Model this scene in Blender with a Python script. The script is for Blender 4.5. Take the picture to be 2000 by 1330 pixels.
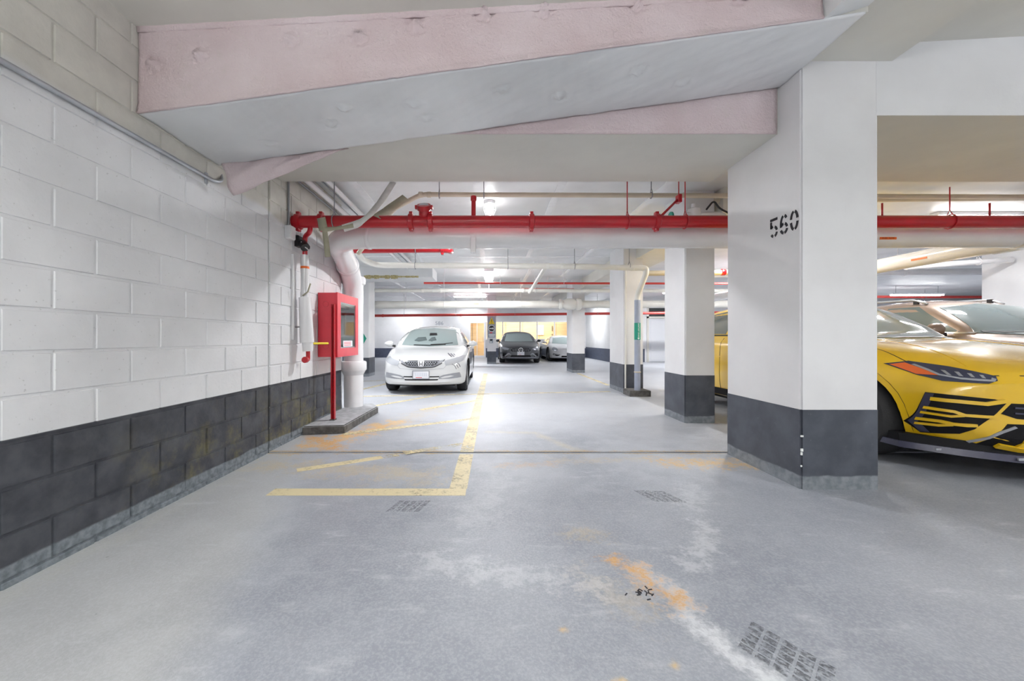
import bpy, bmesh, math, random
from mathutils import Vector, Matrix
from mathutils.bvhtree import BVHTree
random.seed(7)
for o in list(bpy.data.objects): bpy.data.objects.remove(o)
sc = bpy.context.scene
col = sc.collection

# ------------------------------------------------------------------ camera, world, exposure
F = 760.0; VX, VY = 955.0, 662.0; CZ = 1.09
cam_d = bpy.data.cameras.new('camera'); cam = bpy.data.objects.new('camera', cam_d); col.objects.link(cam)
cam.location = (0, 0, CZ); cam.rotation_euler = (math.pi/2, 0, 0)
cam_d.sensor_width = 36; cam_d.lens = F/2000*36
cam_d.shift_x = (1000-VX)/2000; cam_d.shift_y = (VY-665)/2000
cam_d.clip_start = 0.05; cam_d.clip_end = 200
sc.camera = cam
w = bpy.data.worlds.new('world'); sc.world = w; w.use_nodes = True
w.node_tree.nodes['Background'].inputs[0].default_value = (0.9, 0.95, 1.0, 1)
w.node_tree.nodes['Background'].inputs[1].default_value = 0.15
vs = sc.view_settings
vs.view_transform = 'Standard'; vs.look = 'None'; vs.gamma = 1; vs.exposure = 1.02; vs.use_curve_mapping = False
sc.cycles.max_bounces = 7; sc.cycles.diffuse_bounces = 4; sc.cycles.glossy_bounces = 3; sc.cycles.transmission_bounces = 4; sc.cycles.transparent_max_bounces = 6; sc.cycles.caustics_reflective = False; sc.cycles.caustics_refractive = False
LAMP = 1.0      # scale of every lamp in the garage

# ------------------------------------------------------------------ material helpers
MATS = {}
class NT:
    def __init__(s, m): s.t = m.node_tree; s.n = s.t.nodes; s.l = s.t.links
    def new(s, typ, **kw):
        n = s.n.new(typ)
        for k, v in kw.items(): setattr(n, k, v)
        return n
    def sock(s, v, inp):
        if isinstance(v, bpy.types.NodeSocket): s.l.new(v, inp)
        elif v is not None: inp.default_value = v
    def math(s, op, a, b=None, clamp=False):
        n = s.new('ShaderNodeMath', operation=op, use_clamp=clamp)
        s.sock(a, n.inputs[0])
        if b is not None: s.sock(b, n.inputs[1])
        return n.outputs[0]
    def mix(s, f, a, b):
        n = s.new('ShaderNodeMix', data_type='RGBA'); n.clamp_factor = True
        s.sock(f, n.inputs[0])
        for v, i in ((a, 6), (b, 7)):
            if not isinstance(v, bpy.types.NodeSocket) and len(v) == 3: v = (*v, 1)
            s.sock(v, n.inputs[i])
        return n.outputs[2]
    def noise(s, vec, scale, detail=4, rough=.55):
        n = s.new('ShaderNodeTexNoise'); s.l.new(vec, n.inputs['Vector'])
        n.inputs['Scale'].default_value = scale; n.inputs['Detail'].default_value = detail; n.inputs['Roughness'].default_value = rough
        return n.outputs['Fac']
    def ramp(s, v, a, b):
        n = s.new('ShaderNodeMapRange'); n.interpolation_type = 'SMOOTHSTEP'
        s.sock(v, n.inputs[0]); n.inputs[1].default_value = a; n.inputs[2].default_value = b
        return n.outputs[0]
    def pos(s):
        return s.new('ShaderNodeNewGeometry').outputs['Position']
    def xyz(s, v):
        n = s.new('ShaderNodeSeparateXYZ'); s.l.new(v, n.inputs[0]); return n.outputs
def new_mat(name):
    m = bpy.data.materials.new(name); m.use_nodes = True
    t = NT(m); b = t.n['Principled BSDF']
    MATS[name] = m
    return m, t, b
def mat(name, c, rough=.5, metal=0., coat=0., var=0., vscale=8., bump=0., bscale=60., emit=0., alpha=None, spec=.5, trans=0.):
    m, t, b = new_mat(name)
    b.inputs['Roughness'].default_value = rough; b.inputs['Metallic'].default_value = metal
    b.inputs['Coat Weight'].default_value = coat; b.inputs['Coat Roughness'].default_value = .04
    b.inputs['Specular IOR Level'].default_value = spec
    b.inputs['Transmission Weight'].default_value = trans
    p = t.pos()
    if var:
        nz = t.noise(p, vscale, 3)
        dark = tuple(x*(1-var) for x in c); lite = tuple(min(1, x*(1+var*.6)) for x in c)
        t.l.new(t.mix(t.ramp(nz, .3, .7), dark, lite), b.inputs['Base Color'])
    else: b.inputs['Base Color'].default_value = (*c, 1)
    if bump:
        bn = t.new('ShaderNodeBump'); bn.inputs['Strength'].default_value = bump; bn.inputs['Distance'].default_value = .01
        t.l.new(t.noise(p, bscale, 3), bn.inputs['Height']); t.l.new(bn.outputs[0], b.inputs['Normal'])
    if emit:
        b.inputs['Emission Color'].default_value = (*c, 1); b.inputs['Emission Strength'].default_value = emit
    if alpha is not None: b.inputs['Alpha'].default_value = alpha
    return m

mat('white_paint', (.78, .785, .80), .55, var=.05, vscale=1.5, bump=.15, bscale=25)
mat('cream_bounce_paint', (.70, .685, .63), .6, var=.07, vscale=1.2, bump=.2, bscale=18)  # cream paint; on the beams partly the yellow car's warm bounce put into colour
mat('foil', (.76, .77, .78), .42, var=.10, vscale=1.1, bump=.5, bscale=6)
mat('tape', (.88, .89, .91), .25, var=.04, bump=.3, bscale=12)
mat('dark_paint', (.085, .098, .13), .45, var=.18, vscale=6, bump=.1)
mat('wall_dark', (.085, .10, .15), .5, var=.15)
mat('white_pipe', (.80, .795, .81), .22, coat=.3, var=.04, vscale=3)
mat('tan_pipe', (.62, .56, .44), .4, var=.08, vscale=4)
mat('pale_pipe', (.78, .77, .72), .35, var=.05, vscale=4)
mat('grey_pipe', (.36, .40, .50), .4, var=.06)
mat('red_pipe', (.50, .008, .018), .28, coat=.3, var=.1, vscale=5)
mat('red_thin', (.62, .06, .05), .4)
mat('cab_red', (.72, .045, .07), .38, coat=.2, var=.05)
mat('steel', (.48, .51, .55), .35, metal=.8, var=.1)
mat('rod', (.30, .31, .33), .5, metal=.4)
mat('black', (.012, .012, .014), .45)
mat('dark_rubber', (.025, .025, .027), .8, bump=.3, bscale=120)
mat('rim', (.33, .34, .36), .3, metal=.8)
mat('chrome', (.75, .76, .78), .12, metal=1.); mat('bright_trim', (.80, .81, .84), .25, coat=.5); mat('lamp_clear', (.56, .58, .62), .15, metal=.2, coat=1.)
mat('orange', (.85, .18, .03), .5)
mat('orange_ink', (.16, .02, .01), .6)
mat('green_label', (.01, .30, .20), .45)
mat('white_ink', (.85, .88, .86), .5)
mat('black_ink', (.02, .02, .028), .6, var=.3, vscale=40)
mat('grey_ink', (.30, .33, .38), .6)
mat('yellow_sign', (.85, .68, .02), .5)
mat('sign_grey', (.34, .39, .45), .5)
mat('red_ink', (.75, .10, .12), .5)
mat('plate', (.80, .81, .85), .4)
mat('plate_grey', (.66, .69, .76), .4)
mat('concrete_block', (.13, .125, .12), .85, var=.4, vscale=14, bump=.6, bscale=45)
mat('block_top', (.42, .43, .45), .8, var=.2, vscale=12, bump=.4, bscale=45)
mat('insul_yellow', (.50, .43, .22), .9, var=.3, vscale=25, bump=.8)
mat('rust', (.13, .075, .03), .9, var=.4, vscale=12)
mat('ribbon', (.78, .77, .74), .45, var=.1)
mat('ribbon_tan', (.40, .38, .28), .6, var=.1)
mat('door_white', (.74, .755, .79), .45)
mat('frame_white', (.86, .87, .90), .35)
mat('louvre', (.20, .22, .22), .6)
mat('window_pane', (.9, .95, .93), .03, trans=1., spec=.5)
mat('lamp_tube', (1., .98, .96), .3, emit=12.); MATS['lamp_tube'].cycles.emission_sampling = 'NONE'
mat('lamp_lens', (1., .99, .97), .3, emit=5.); MATS['lamp_lens'].cycles.emission_sampling = 'NONE'
mat('lamp_warm', (1., .85, .62), .3, emit=4.); MATS['lamp_warm'].cycles.emission_sampling = 'NONE'
mat('yellow_car', (.80, .50, .012), .28, coat=1.)
mat('white_car', (.70, .71, .715), .25, coat=1.)
mat('grey_car', (.105, .11, .12), .3, metal=.3, coat=1.)
mat('brown_car', (.27, .19, .14), .35, metal=.35, coat=1.)
mat('pearl_car', (.72, .73, .75), .25, coat=1.)
mat('car_glass', (.10, .135, .14), .03, spec=.8, coat=.8)
mat('car_glass_half_reflect', (.17, .215, .22), .03, spec=.8, coat=.8)  # darker version of the glass with reflection in its base colour
mat('car_glass_reflect', (.30, .37, .37), .04, spec=.8, coat=.8)  # pale base colour has the ceiling reflection painted into the glass
mat('lamp_glass', (.46, .48, .53), .15, metal=.4, coat=1.)
mat('lamp_glass_dark', (.035, .042, .085), .08, coat=1.)
mat('lamp_orange', (.80, .15, .03), .2, coat=1.)
mat('grille_black', (.008, .008, .010), .6, spec=.2)
mat('grey_plastic', (.30, .31, .34), .4)
mat('navy_plastic', (.05, .05, .09), .3, coat=.4)
mat('cabin', (.20, .18, .16), .8)
mat('wood_floor', (.45, .33, .2), .5)
mat('rubber_foot', (.06, .06, .07), .9)

def wood():
    m, t, b = new_mat('wood_panel')
    p = t.pos(); mp = t.new('ShaderNodeMapping'); t.l.new(p, mp.inputs[0]); mp.inputs['Scale'].default_value = (.6, 1, 9)
    n = t.noise(mp.outputs[0], 2.2, 6)
    t.l.new(t.mix(t.ramp(n, .3, .7), (.70, .56, .40), (.82, .69, .52)), b.inputs['Base Color'])
    b.inputs['Roughness'].default_value = .45
wood()
def pink():
    m, t, b = new_mat('pink_blanket')
    p = t.pos()
    c = t.mix(t.ramp(t.noise(p, 1.3, 6), .32, .7), (.64, .52, .53), (.72, .62, .635))
    c = t.mix(t.math('MULTIPLY', t.ramp(t.noise(p, 9, 5), .55, .8), .35), c, (.60, .55, .50))
    t.l.new(c, b.inputs['Base Color']); b.inputs['Roughness'].default_value = .8
    bn = t.new('ShaderNodeBump'); bn.inputs['Strength'].default_value = .55; bn.inputs['Distance'].default_value = .012
    t.l.new(t.math('ADD', t.noise(p, 70, 3), t.math('MULTIPLY', t.noise(p, 11, 4, .65), 2.2)), bn.inputs['Height']); t.l.new(bn.outputs[0], b.inputs['Normal'])
pink()
def wall_block_mat():
    m, t, b = new_mat('wall_block')
    p = t.pos(); x, y, z = t.xyz(p)
    n1 = t.noise(p, 2.0, 5); n2 = t.noise(p, 26, 4); n3 = t.noise(p, 7, 6)
    white = t.mix(t.ramp(n1, .3, .75), (.70, .705, .72), (.80, .805, .82))
    # stipple of pits and scuffs
    white = t.mix(t.math('MULTIPLY', t.ramp(t.noise(p, 55, 3), .66, .74), .5), white, (.42, .42, .42))
    cream = t.mix(t.ramp(n3, .3, .7), (.62, .60, .55), (.70, .68, .62))
    up = t.ramp(t.math('ADD', z, t.math('MULTIPLY', n1, .16)), 2.36, 2.42)
    c = t.mix(up, white, cream)
    dark = t.mix(t.ramp(n3, .3, .75), (.035, .038, .05), (.085, .09, .105))
    # ochre overspray on the dark courses
    och = t.math('MULTIPLY', t.ramp(t.noise(p, 3.2, 6, .7), .46, .72), t.math('MULTIPLY', t.ramp(y, 1.6, 3.2), t.ramp(z, .75, .15)))
    dark = t.mix(t.math('MULTIPLY', och, .75), dark, (.23, .20, .075))
    grey = t.mix(t.ramp(n2, .3, .7), (.13, .15, .17), (.24, .27, .30))
    foot = t.ramp(t.math('ADD', z, t.math('MULTIPLY', n1, .05)), .135, .12)
    dark = t.mix(foot, dark, grey)
    c = t.mix(t.ramp(z, .650, .645), c, dark)
    t.l.new(c, b.inputs['Base Color']); b.inputs['Roughness'].default_value = .6
    bn = t.new('ShaderNodeBump'); bn.inputs['Strength'].default_value = .35; bn.inputs['Distance'].default_value = .006
    t.l.new(t.noise(p, 45, 5), bn.inputs['Height']); t.l.new(bn.outputs[0], b.inputs['Normal'])
wall_block_mat()
def column_mats():
    m, t, b = new_mat('column_base')
    p = t.pos(); x, y, z = t.xyz(p); n = t.noise(p, 5, 6)
    dark = t.mix(t.ramp(n, .3, .75), (.055, .062, .08), (.095, .105, .13))
    sc_ = t.math('MULTIPLY', t.ramp(t.noise(p, 30, 5, .7), .63, .75), .35)
    dark = t.mix(sc_, dark, (.35, .37, .40))
    grey = t.mix(t.ramp(t.noise(p, 18, 4), .3, .7), (.16, .18, .20), (.26, .28, .31))
    c = t.mix(t.ramp(t.math('ADD', z, t.math('MULTIPLY', n, .05)), .125, .11), dark, grey)
    t.l.new(c, b.inputs['Base Color']); b.inputs['Roughness'].default_value = .5
    m, t, b = new_mat('column_white')
    p = t.pos(); n = t.noise(p, 1.4, 6)
    c = t.mix(t.ramp(n, .3, .7), (.73, .725, .735), (.80, .80, .81))
    mp = t.new('ShaderNodeMapping'); t.l.new(p, mp.inputs[0]); mp.inputs['Rotation'].default_value = (.5, .5, 0); mp.inputs['Scale'].default_value = (9, 9, 1.5)
    sc2 = t.math('MULTIPLY', t.ramp(t.noise(mp.outputs[0], 2.5, 5, .65), .68, .8), .22)
    c = t.mix(sc2, c, (.45, .45, .46))
    t.l.new(c, b.inputs['Base Color']); b.inputs['Roughness'].default_value = .5
    bn = t.new('ShaderNodeBump'); bn.inputs['Strength'].default_value = .15; bn.inputs['Distance'].default_value = .006
    t.l.new(t.noise(p, 20, 5), bn.inputs['Height']); t.l.new(bn.outputs[0], b.inputs['Normal'])
column_mats()

WHT = (.66, .68, .71); RST = (.60, .34, .12); OCH = (.55, .44, .25)
STAINS = [
 ([(.70, 1.84), (.80, 1.68), (.79, 1.52), (.83, 1.38), (.93, 1.20), (1.0, 1.05)], .085, 1.15, WHT, 1.0), 
 ([(.62, 1.90), (.70, 1.82), (.78, 1.62)], .085, 1.2, RST, 1.3, 14), 
 ([(1.25, 2.25), (1.15, 2.05), (.98, 1.9)], .10, .6, WHT, 1.4), 
 ([(1.5, 2.9), (1.3, 2.5)], .12, .4, WHT, 1.5), 
 ([(.45, 2.2), (.62, 2.17)], .09, .5, OCH, 1.5), 
 ([(.45, 1.75), (.6, 1.6)], .13, .35, OCH, 1.5), 
 ([(-.32, 1.95), (-.05, 1.83), (.30, 1.78), (.45, 1.72)], .11, .45, WHT, 1.6), 
 ([(-.1, 2.4), (.1, 2.9), (.0, 3.3)], .2, .3, WHT, 1.4, 5), 
 ([(.6, 3.5), (1.5, 3.55)], .10, .45, OCH, 1.5), 
 ([(1.6, 3.45), (2.25, 3.4)], .18, 1.2, (.66, .44, .18), 1.4), 
 ([(.1, 3.35), (.55, 3.42)], .09, .6, (.55, .36, .20), 1.5), 
 ([(-1.9, 3.4), (-.5, 3.1)], .24, .7, OCH, 1.3, 5), 
 ([(-1.75, 4.0), (-1.5, 4.5), (-1.25, 5.0)], .26, 1.25, (.72, .42, .12), 1.4, 6), 
 ([(-1.95, 4.3), (-1.55, 3.9)], .16, 1.2, (.62, .34, .10), 1.4, 9), 
 ([(-1.2, 5.0), (-.8, 6.2)], .28, .45, OCH, 1.4, 4), 
 ([(0., 4.55), (.53, 4.5), (.85, 3.78)], .09, .5, (.62, .54, .34), .7, 7), 
 ([(-2.1, 3.75), (2.3, 3.75)], .055, 1.15, (.46, .30, .10), 1.2, 7), 
 ([(.275, 1.465), (.285, 1.467)], .022, .9, (.75, .47, .10), .5, 30), 
 ([(.40, 1.24), (.43, 1.25)], .018, .8, (.75, .50, .12), .6, 30), 
 ([(.62, 1.30), (.63, 1.31)], .02, .7, (.75, .50, .12), .6, 30), 
 ([(-2.05, 1.5), (-2.0, 3.6)], .12, .35, (.52, .52, .46), 1.3, 5), 
]
def floor_mat(name, stains):
    m, t, b = new_mat(name)
    p = t.pos(); x, y, z = t.xyz(p)
    big = t.noise(p, .9, 4, .6); med = t.noise(p, 4.5, 4, .65); fin = t.noise(p, 90, 1, .7); warp = t.noise(p, 3.0, 2, .6)
    c = t.mix(t.ramp(big, .32, .68), (.28, .30, .345), (.42, .445, .49))
    c = t.mix(t.math('MULTIPLY', t.ramp(med, .42, .72), .55), c, (.48, .505, .55))
    # rubber-worn lane to the right of a slanting edge, paler dusty strip by the wall
    edge = t.math('ADD', t.math('ADD', x, t.math('MULTIPLY', y, .33)), t.math('MULTIPLY', t.math('SUBTRACT', warp, .5), .25))
    lane = t.math('MULTIPLY', t.ramp(edge, -.52, -.36), t.ramp(y, 3.4, 2.5))
    c = t.mix(t.math('MULTIPLY', t.ramp(t.math('SUBTRACT', 0, edge), .40, .75), .5), c, (.49, .49, .47))
    c = t.mix(t.math('MULTIPLY', lane, t.math('ADD', .22, t.math('MULTIPLY', big, .35))), c, (.21, .225, .265))
    # rear slab cleaner
    c = t.mix(t.math('MULTIPLY', t.ramp(y, 3.6, 6.0), .6), c, (.50, .515, .55))
    mp = t.new('ShaderNodeMapping'); t.l.new(p, mp.inputs[0]); mp.inputs['Scale'].default_value = (1.6, 5.5, 1); mp.inputs['Rotation'].default_value = (0, 0, .35)
    c = t.mix(t.math('MULTIPLY', t.ramp(t.noise(mp.outputs[0], 1.6, 5, .68), .56, .78), .5), c, (.62, .64, .67))
    shared = {}; fine = t.noise(p, 38, 3, .75) if stains else None
    def seg(pts, wd, amt, colr, nz=1.0, sc=9):
        nonlocal c
        kq = 5 if sc < 8 else (10 if sc < 20 else 30)
        if kq not in shared: shared[kq] = t.noise(p, kq, 4, .7)
        wn = shared[kq]
        best = None
        for (x0, y0), (x1, y1) in zip(pts, pts[1:]):
            dx, dy = x1-x0, y1-y0; L2 = dx*dx+dy*dy+1e-9
            px = t.math('SUBTRACT', x, x0); py = t.math('SUBTRACT', y, y0)
            h = t.math('DIVIDE', t.math('ADD', t.math('MULTIPLY', px, dx), t.math('MULTIPLY', py, dy)), L2, clamp=True)
            ex = t.math('SUBTRACT', px, t.math('MULTIPLY', h, dx)); ey = t.math('SUBTRACT', py, t.math('MULTIPLY', h, dy))
            d = t.math('SQRT', t.math('ADD', t.math('MULTIPLY', ex, ex), t.math('MULTIPLY', ey, ey)))
            best = d if best is None else t.math('MINIMUM', best, d)
        best = t.math('ADD', best, t.math('MULTIPLY', t.math('SUBTRACT', wn, .5), wd*3.2*nz))
        best = t.math('ADD', best, t.math('MULTIPLY', t.math('SUBTRACT', fine, .5), wd*2.0*nz))
        c = t.mix(t.math('MULTIPLY', t.ramp(best, wd*1.1, -wd*.4), amt*.8), c, colr)
    for q in stains: seg(*q)
    c = t.mix(t.math('MULTIPLY', t.ramp(t.noise(p, 14, 4, .7), .68, .76), .5), c, (.16, .17, .18))
    c = t.mix(t.math('MULTIPLY', t.ramp(fin, .35, .75), .22), c, (.62, .64, .68))
    t.l.new(c, b.inputs['Base Color'])
    r = t.math('ADD', .34, t.math('MULTIPLY', med, .3)); t.l.new(r, b.inputs['Roughness'])
    b.inputs['Specular IOR Level'].default_value = .45
    bn = t.new('ShaderNodeBump'); bn.inputs['Strength'].default_value = .4; bn.inputs['Distance'].default_value = .004
    t.l.new(t.math('ADD', t.noise(p, 120, 2, .6), t.math('MULTIPLY', med, .8)), bn.inputs['Height']); t.l.new(bn.outputs[0], b.inputs['Normal'])
floor_mat('floor_epoxy', [])
def floor_slab(xs, ys, z):
    """slab cut into cells so that only the cells with stains carry the stain nodes"""
    bm = bmesh.new(); mats = ['floor_epoxy']; grid = [[bm.verts.new((x, y, z)) for y in ys] for x in xs]
    for i in range(len(xs)-1):
        for j in range(len(ys)-1):
            f = bm.faces.new((grid[i][j], grid[i+1][j], grid[i+1][j+1], grid[i][j+1]))
            st = [q for q in STAINS if min(p[0] for p in q[0])-4*q[1] < xs[i+1] and max(p[0] for p in q[0])+4*q[1] > xs[i] and min(p[1] for p in q[0])-4*q[1] < ys[j+1] and max(p[1] for p in q[0])+4*q[1] > ys[j]]
            if st:
                nm = 'floor_stained_%d' % len(MATS); floor_mat(nm, st); mats.append(nm); f.material_index = len(mats)-1
    top = bm.faces[:]; low = [bm.verts.new((x, y, -.2)) for x in (xs[0], xs[-1]) for y in (ys[0], ys[-1])]
    bm.faces.new((low[0], low[1], low[3], low[2]))
    for G, A, B in (([grid[0][j] for j in range(len(ys))], low[0], low[1]), ([grid[-1][j] for j in range(len(ys))], low[2], low[3]), ([grid[i][0] for i in range(len(xs))], low[0], low[2]), ([grid[i][-1] for i in range(len(xs))], low[1], low[3])):
        bm.faces.new([A]+G+[B])
    return tag(obj('floor', bm, mats), kind=STRUCT)
def line_mat(name, keep):
    m, t, b = new_mat(name)
    p = t.pos()
    b.inputs['Base Color'].default_value = (.80, .69, .42, 1); b.inputs['Roughness'].default_value = .5
    n = t.math('ADD', t.math('MULTIPLY', t.noise(p, 30, 5, .7), .6), t.math('MULTIPLY', t.noise(p, 3.5, 4), .5))
    a = t.math('MULTIPLY', t.ramp(n, keep+.16, keep-.12), .88)
    t.l.new(a, b.inputs['Alpha'])
line_mat('line_yellow', .68); line_mat('line_worn', .60); line_mat('line_faint', .50)
def tyre_mat():
    m, t, b = new_mat('tyre_print')
    p = t.pos(); b.inputs['Base Color'].default_value = (.05, .052, .058, 1); b.inputs['Roughness'].default_value = .7
    t.l.new(t.math('MULTIPLY', t.ramp(t.noise(p, 60, 4, .7), .62, .40), .42), b.inputs['Alpha'])
tyre_mat()

# ------------------------------------------------------------------ object helpers
def wloc(o):
    v = Vector((0, 0, 0))
    while o is not None: v += o.location; o = o.parent
    return v
def tag(o, label=None, cat=None, group=None, kind=None):
    if label: o['label'] = label
    if cat: o['category'] = cat
    if group: o['group'] = group
    if kind: o['kind'] = kind
    return o
def thing(name, label, cat, loc, group=None):
    o = bpy.data.objects.new(name, None); col.objects.link(o); o.location = loc; o.empty_display_size = .1
    return tag(o, label, cat, group)
def obj(name, bm, m, parent=None, smooth=False, origin=None):
    me = bpy.data.meshes.new(name)
    off = wloc(parent) if parent is not None else (Vector(origin) if origin is not None else None)
    if off is not None: bmesh.ops.translate(bm, verts=bm.verts, vec=-off)
    bmesh.ops.recalc_face_normals(bm, faces=bm.faces)
    bm.to_mesh(me); bm.free()
    for mm in (m if isinstance(m, (list, tuple)) else [m]): me.materials.append(MATS[mm])
    if smooth is True: me.polygons.foreach_set('use_smooth', [True]*len(me.polygons))
    elif smooth: me.shade_smooth_by_angle(angle=math.radians(smooth)) if hasattr(me, 'shade_smooth_by_angle') else None
    o = bpy.data.objects.new(name, me); col.objects.link(o)
    if parent is not None: o.parent = parent
    elif origin is not None: o.location = origin
    if smooth and smooth is not True: set_smooth_angle(me, smooth)
    return o
def set_smooth_angle(me, deg):
    me.polygons.foreach_set('use_smooth', [True]*len(me.polygons))
    bm = bmesh.new(); bm.from_mesh(me)
    for e in bm.edges:
        if len(e.link_faces) == 2 and e.calc_face_angle(0) > math.radians(deg): e.smooth = False
    bm.to_mesh(me); bm.free()
def bx(bm, x0, x1, y0, y1, z0, z1, bev=0, skip=()):
    vs_ = [bm.verts.new((x, y, z)) for z in (z0, z1) for y in (y0, y1) for x in (x0, x1)]
    fs = []
    for k, f in (('b', (0, 2, 3, 1)), ('t', (4, 5, 7, 6)), ('f', (0, 1, 5, 4)), ('k', (2, 6, 7, 3)), ('l', (0, 4, 6, 2)), ('r', (1, 3, 7, 5))):
        if k not in skip: fs.append(bm.faces.new([vs_[i] for i in f]))
    if bev:
        es = list({e for f in fs for e in f.edges})
        bmesh.ops.bevel(bm, geom=es, offset=bev, segments=2, profile=.5, affect='EDGES')
    return bm
def box(name, x0, x1, y0, y1, z0, z1, m, parent=None, bev=0):
    return obj(name, bx(bmesh.new(), x0, x1, y0, y1, z0, z1, bev), m, parent)
def prism(bm, pts, ax, a0, a1):
    """extrude polygon pts (2D) along axis ax between a0 and a1; 2D order is the other two axes"""
    def v(p, a): return {'x': (a, p[0], p[1]), 'y': (p[0], a, p[1]), 'z': (p[0], p[1], a)}[ax]
    A = [bm.verts.new(v(p, a0)) for p in pts]; B = [bm.verts.new(v(p, a1)) for p in pts]
    bm.faces.new(A); bm.faces.new(B[::-1]); n = len(pts)
    for i in range(n): bm.faces.new((A[i], B[i], B[(i+1) % n], A[(i+1) % n]))
    return bm
def fillet(pts, r, n=6):
    pts = [Vector(p) for p in pts]; out = [pts[0]]
    for i in range(1, len(pts)-1):
        a, b_, c = pts[i-1], pts[i], pts[i+1]
        d1 = (a-b_); d2 = (c-b_); rr = min(r, d1.length*.49, d2.length*.49)
        p1 = b_+d1.normalized()*rr; p2 = b_+d2.normalized()*rr
        for k in range(n+1):
            s = k/n; out.append(p1*(1-s)**2+b_*2*s*(1-s)+p2*s*s)
    out.append(pts[-1]); return out
def tube(bm, pts, r, seg=12, caps=True):
    pts = [Vector(p) for p in pts]
    rs = r if isinstance(r, (list, tuple)) else [r]*len(pts)
    rings = []; up = None
    for i, p in enumerate(pts):
        d = (pts[min(i+1, len(pts)-1)]-pts[max(i-1, 0)]).normalized()
        if up is None:
            up = Vector((0, 0, 1)) if abs(d.z) < .9 else Vector((1, 0, 0))
        s = d.cross(up).normalized(); up = s.cross(d).normalized()
        rings.append([bm.verts.new(p+(s*math.cos(2*math.pi*k/seg)+up*math.sin(2*math.pi*k/seg))*rs[i]) for k in range(seg)])
    for a, b_ in zip(rings, rings[1:]):
        for k in range(seg): bm.faces.new((a[k], a[(k+1) % seg], b_[(k+1) % seg], b_[k]))
    if caps: bm.faces.new(rings[0][::-1]); bm.faces.new(rings[-1])
    return bm
def pipe(name, pts, r, m, parent=None, bend=None, seg=14):
    return obj(name, tube(bmesh.new(), fillet(pts, bend if bend else r*2.2), r, seg), m, parent, smooth=50)
def collar(name, p, d, r, ln, m, parent, seg=16):
    p = Vector(p); d = Vector(d).normalized()
    bm = tube(bmesh.new(), [p-d*ln/2, p-d*ln*.35, p+d*ln*.35, p+d*ln/2], [r*.93, r, r, r*.93], seg)
    return obj(name, bm, m, parent, smooth=50)
def lathe(bm, prof, c, axis='z', seg=24):
    """prof: list of (radius, offset along axis)"""
    rings = []
    for r, h in prof:
        ring = []
        for k in range(seg):
            a = 2*math.pi*k/seg; u, v = r*math.cos(a), r*math.sin(a)
            q = {'z': (u, v, h), 'x': (h, u, v), 'y': (u, h, v)}[axis]
            ring.append(bm.verts.new((c[0]+q[0], c[1]+q[1], c[2]+q[2])))
        rings.append(ring)
    for a, b_ in zip(rings, rings[1:]):
        for k in range(seg): bm.faces.new((a[k], a[(k+1) % seg], b_[(k+1) % seg], b_[k]))
    bm.faces.new(rings[0][::-1]); bm.faces.new(rings[-1])
    return bm
def text_obj(name, s, size, loc, rot, m, parent, depth=.001, align='CENTER', sx=1.):
    c = bpy.data.curves.new('t', 'FONT'); c.body = s; c.size = size; c.align_x = align; c.align_y = 'CENTER'; c.extrude = depth/2
    c.resolution_u = 3
    o = bpy.data.objects.new('t', c); col.objects.link(o)
    me = bpy.data.meshes.new_from_object(o.evaluated_get(bpy.context.evaluated_depsgraph_get()))
    bpy.data.objects.remove(o)
    M = Matrix.Translation(Vector(loc)) @ rot.to_4x4() @ Matrix.Diagonal((sx, 1, 1, 1))
    me.transform(M)
    bm = bmesh.new(); bm.from_mesh(me); bpy.data.meshes.remove(me)
    return obj(name, bm, m, parent)
ROT_FRONT = Matrix(((1, 0, 0), (0, 0, -1), (0, 1, 0)))          # text facing -Y
ROT_LEFT = Matrix(((0, 0, -1), (-1, 0, 0), (0, 1, 0)))           # text facing -X (reads towards -Y)
STRUCT = 'structure'
def wall(name, x0, x1, y0, y1, z0, z1, m):
    return tag(box(name, x0, x1, y0, y1, z0, z1, m), kind=STRUCT)

# ------------------------------------------------------------------ setting
JY = 3.74
floor_slab((-7.2, -2.12, -.7, .3, 1.1, 2.5, 27), (-4.2, .7, 1.65, 2.45, 3.1, JY-.011), -.004)
floor_slab((-7.2, -2.12, -.5, 1.4, 27), (JY+.011, 5.4, 8.2, 23.2), .004)
tag(box('trim_1', -2.12, 2.3, JY-.02, JY+.02, -.2, -.010, 'rust'), label='rusty sealant in the floor joint', kind=STRUCT)
CEIL = 3.0
def zfront(x): return 2.96+.055*(x+2.12)
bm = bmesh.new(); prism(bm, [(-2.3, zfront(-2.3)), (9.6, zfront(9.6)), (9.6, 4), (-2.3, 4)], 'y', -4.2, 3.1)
tag(obj('ceiling', bm, 'cream_bounce_paint'), kind=STRUCT)
rear_ceiling = tag(box('ceiling', -7.2, 27, 3.1, 26.5, CEIL, CEIL+.3, 'foil'), kind=STRUCT)
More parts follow.
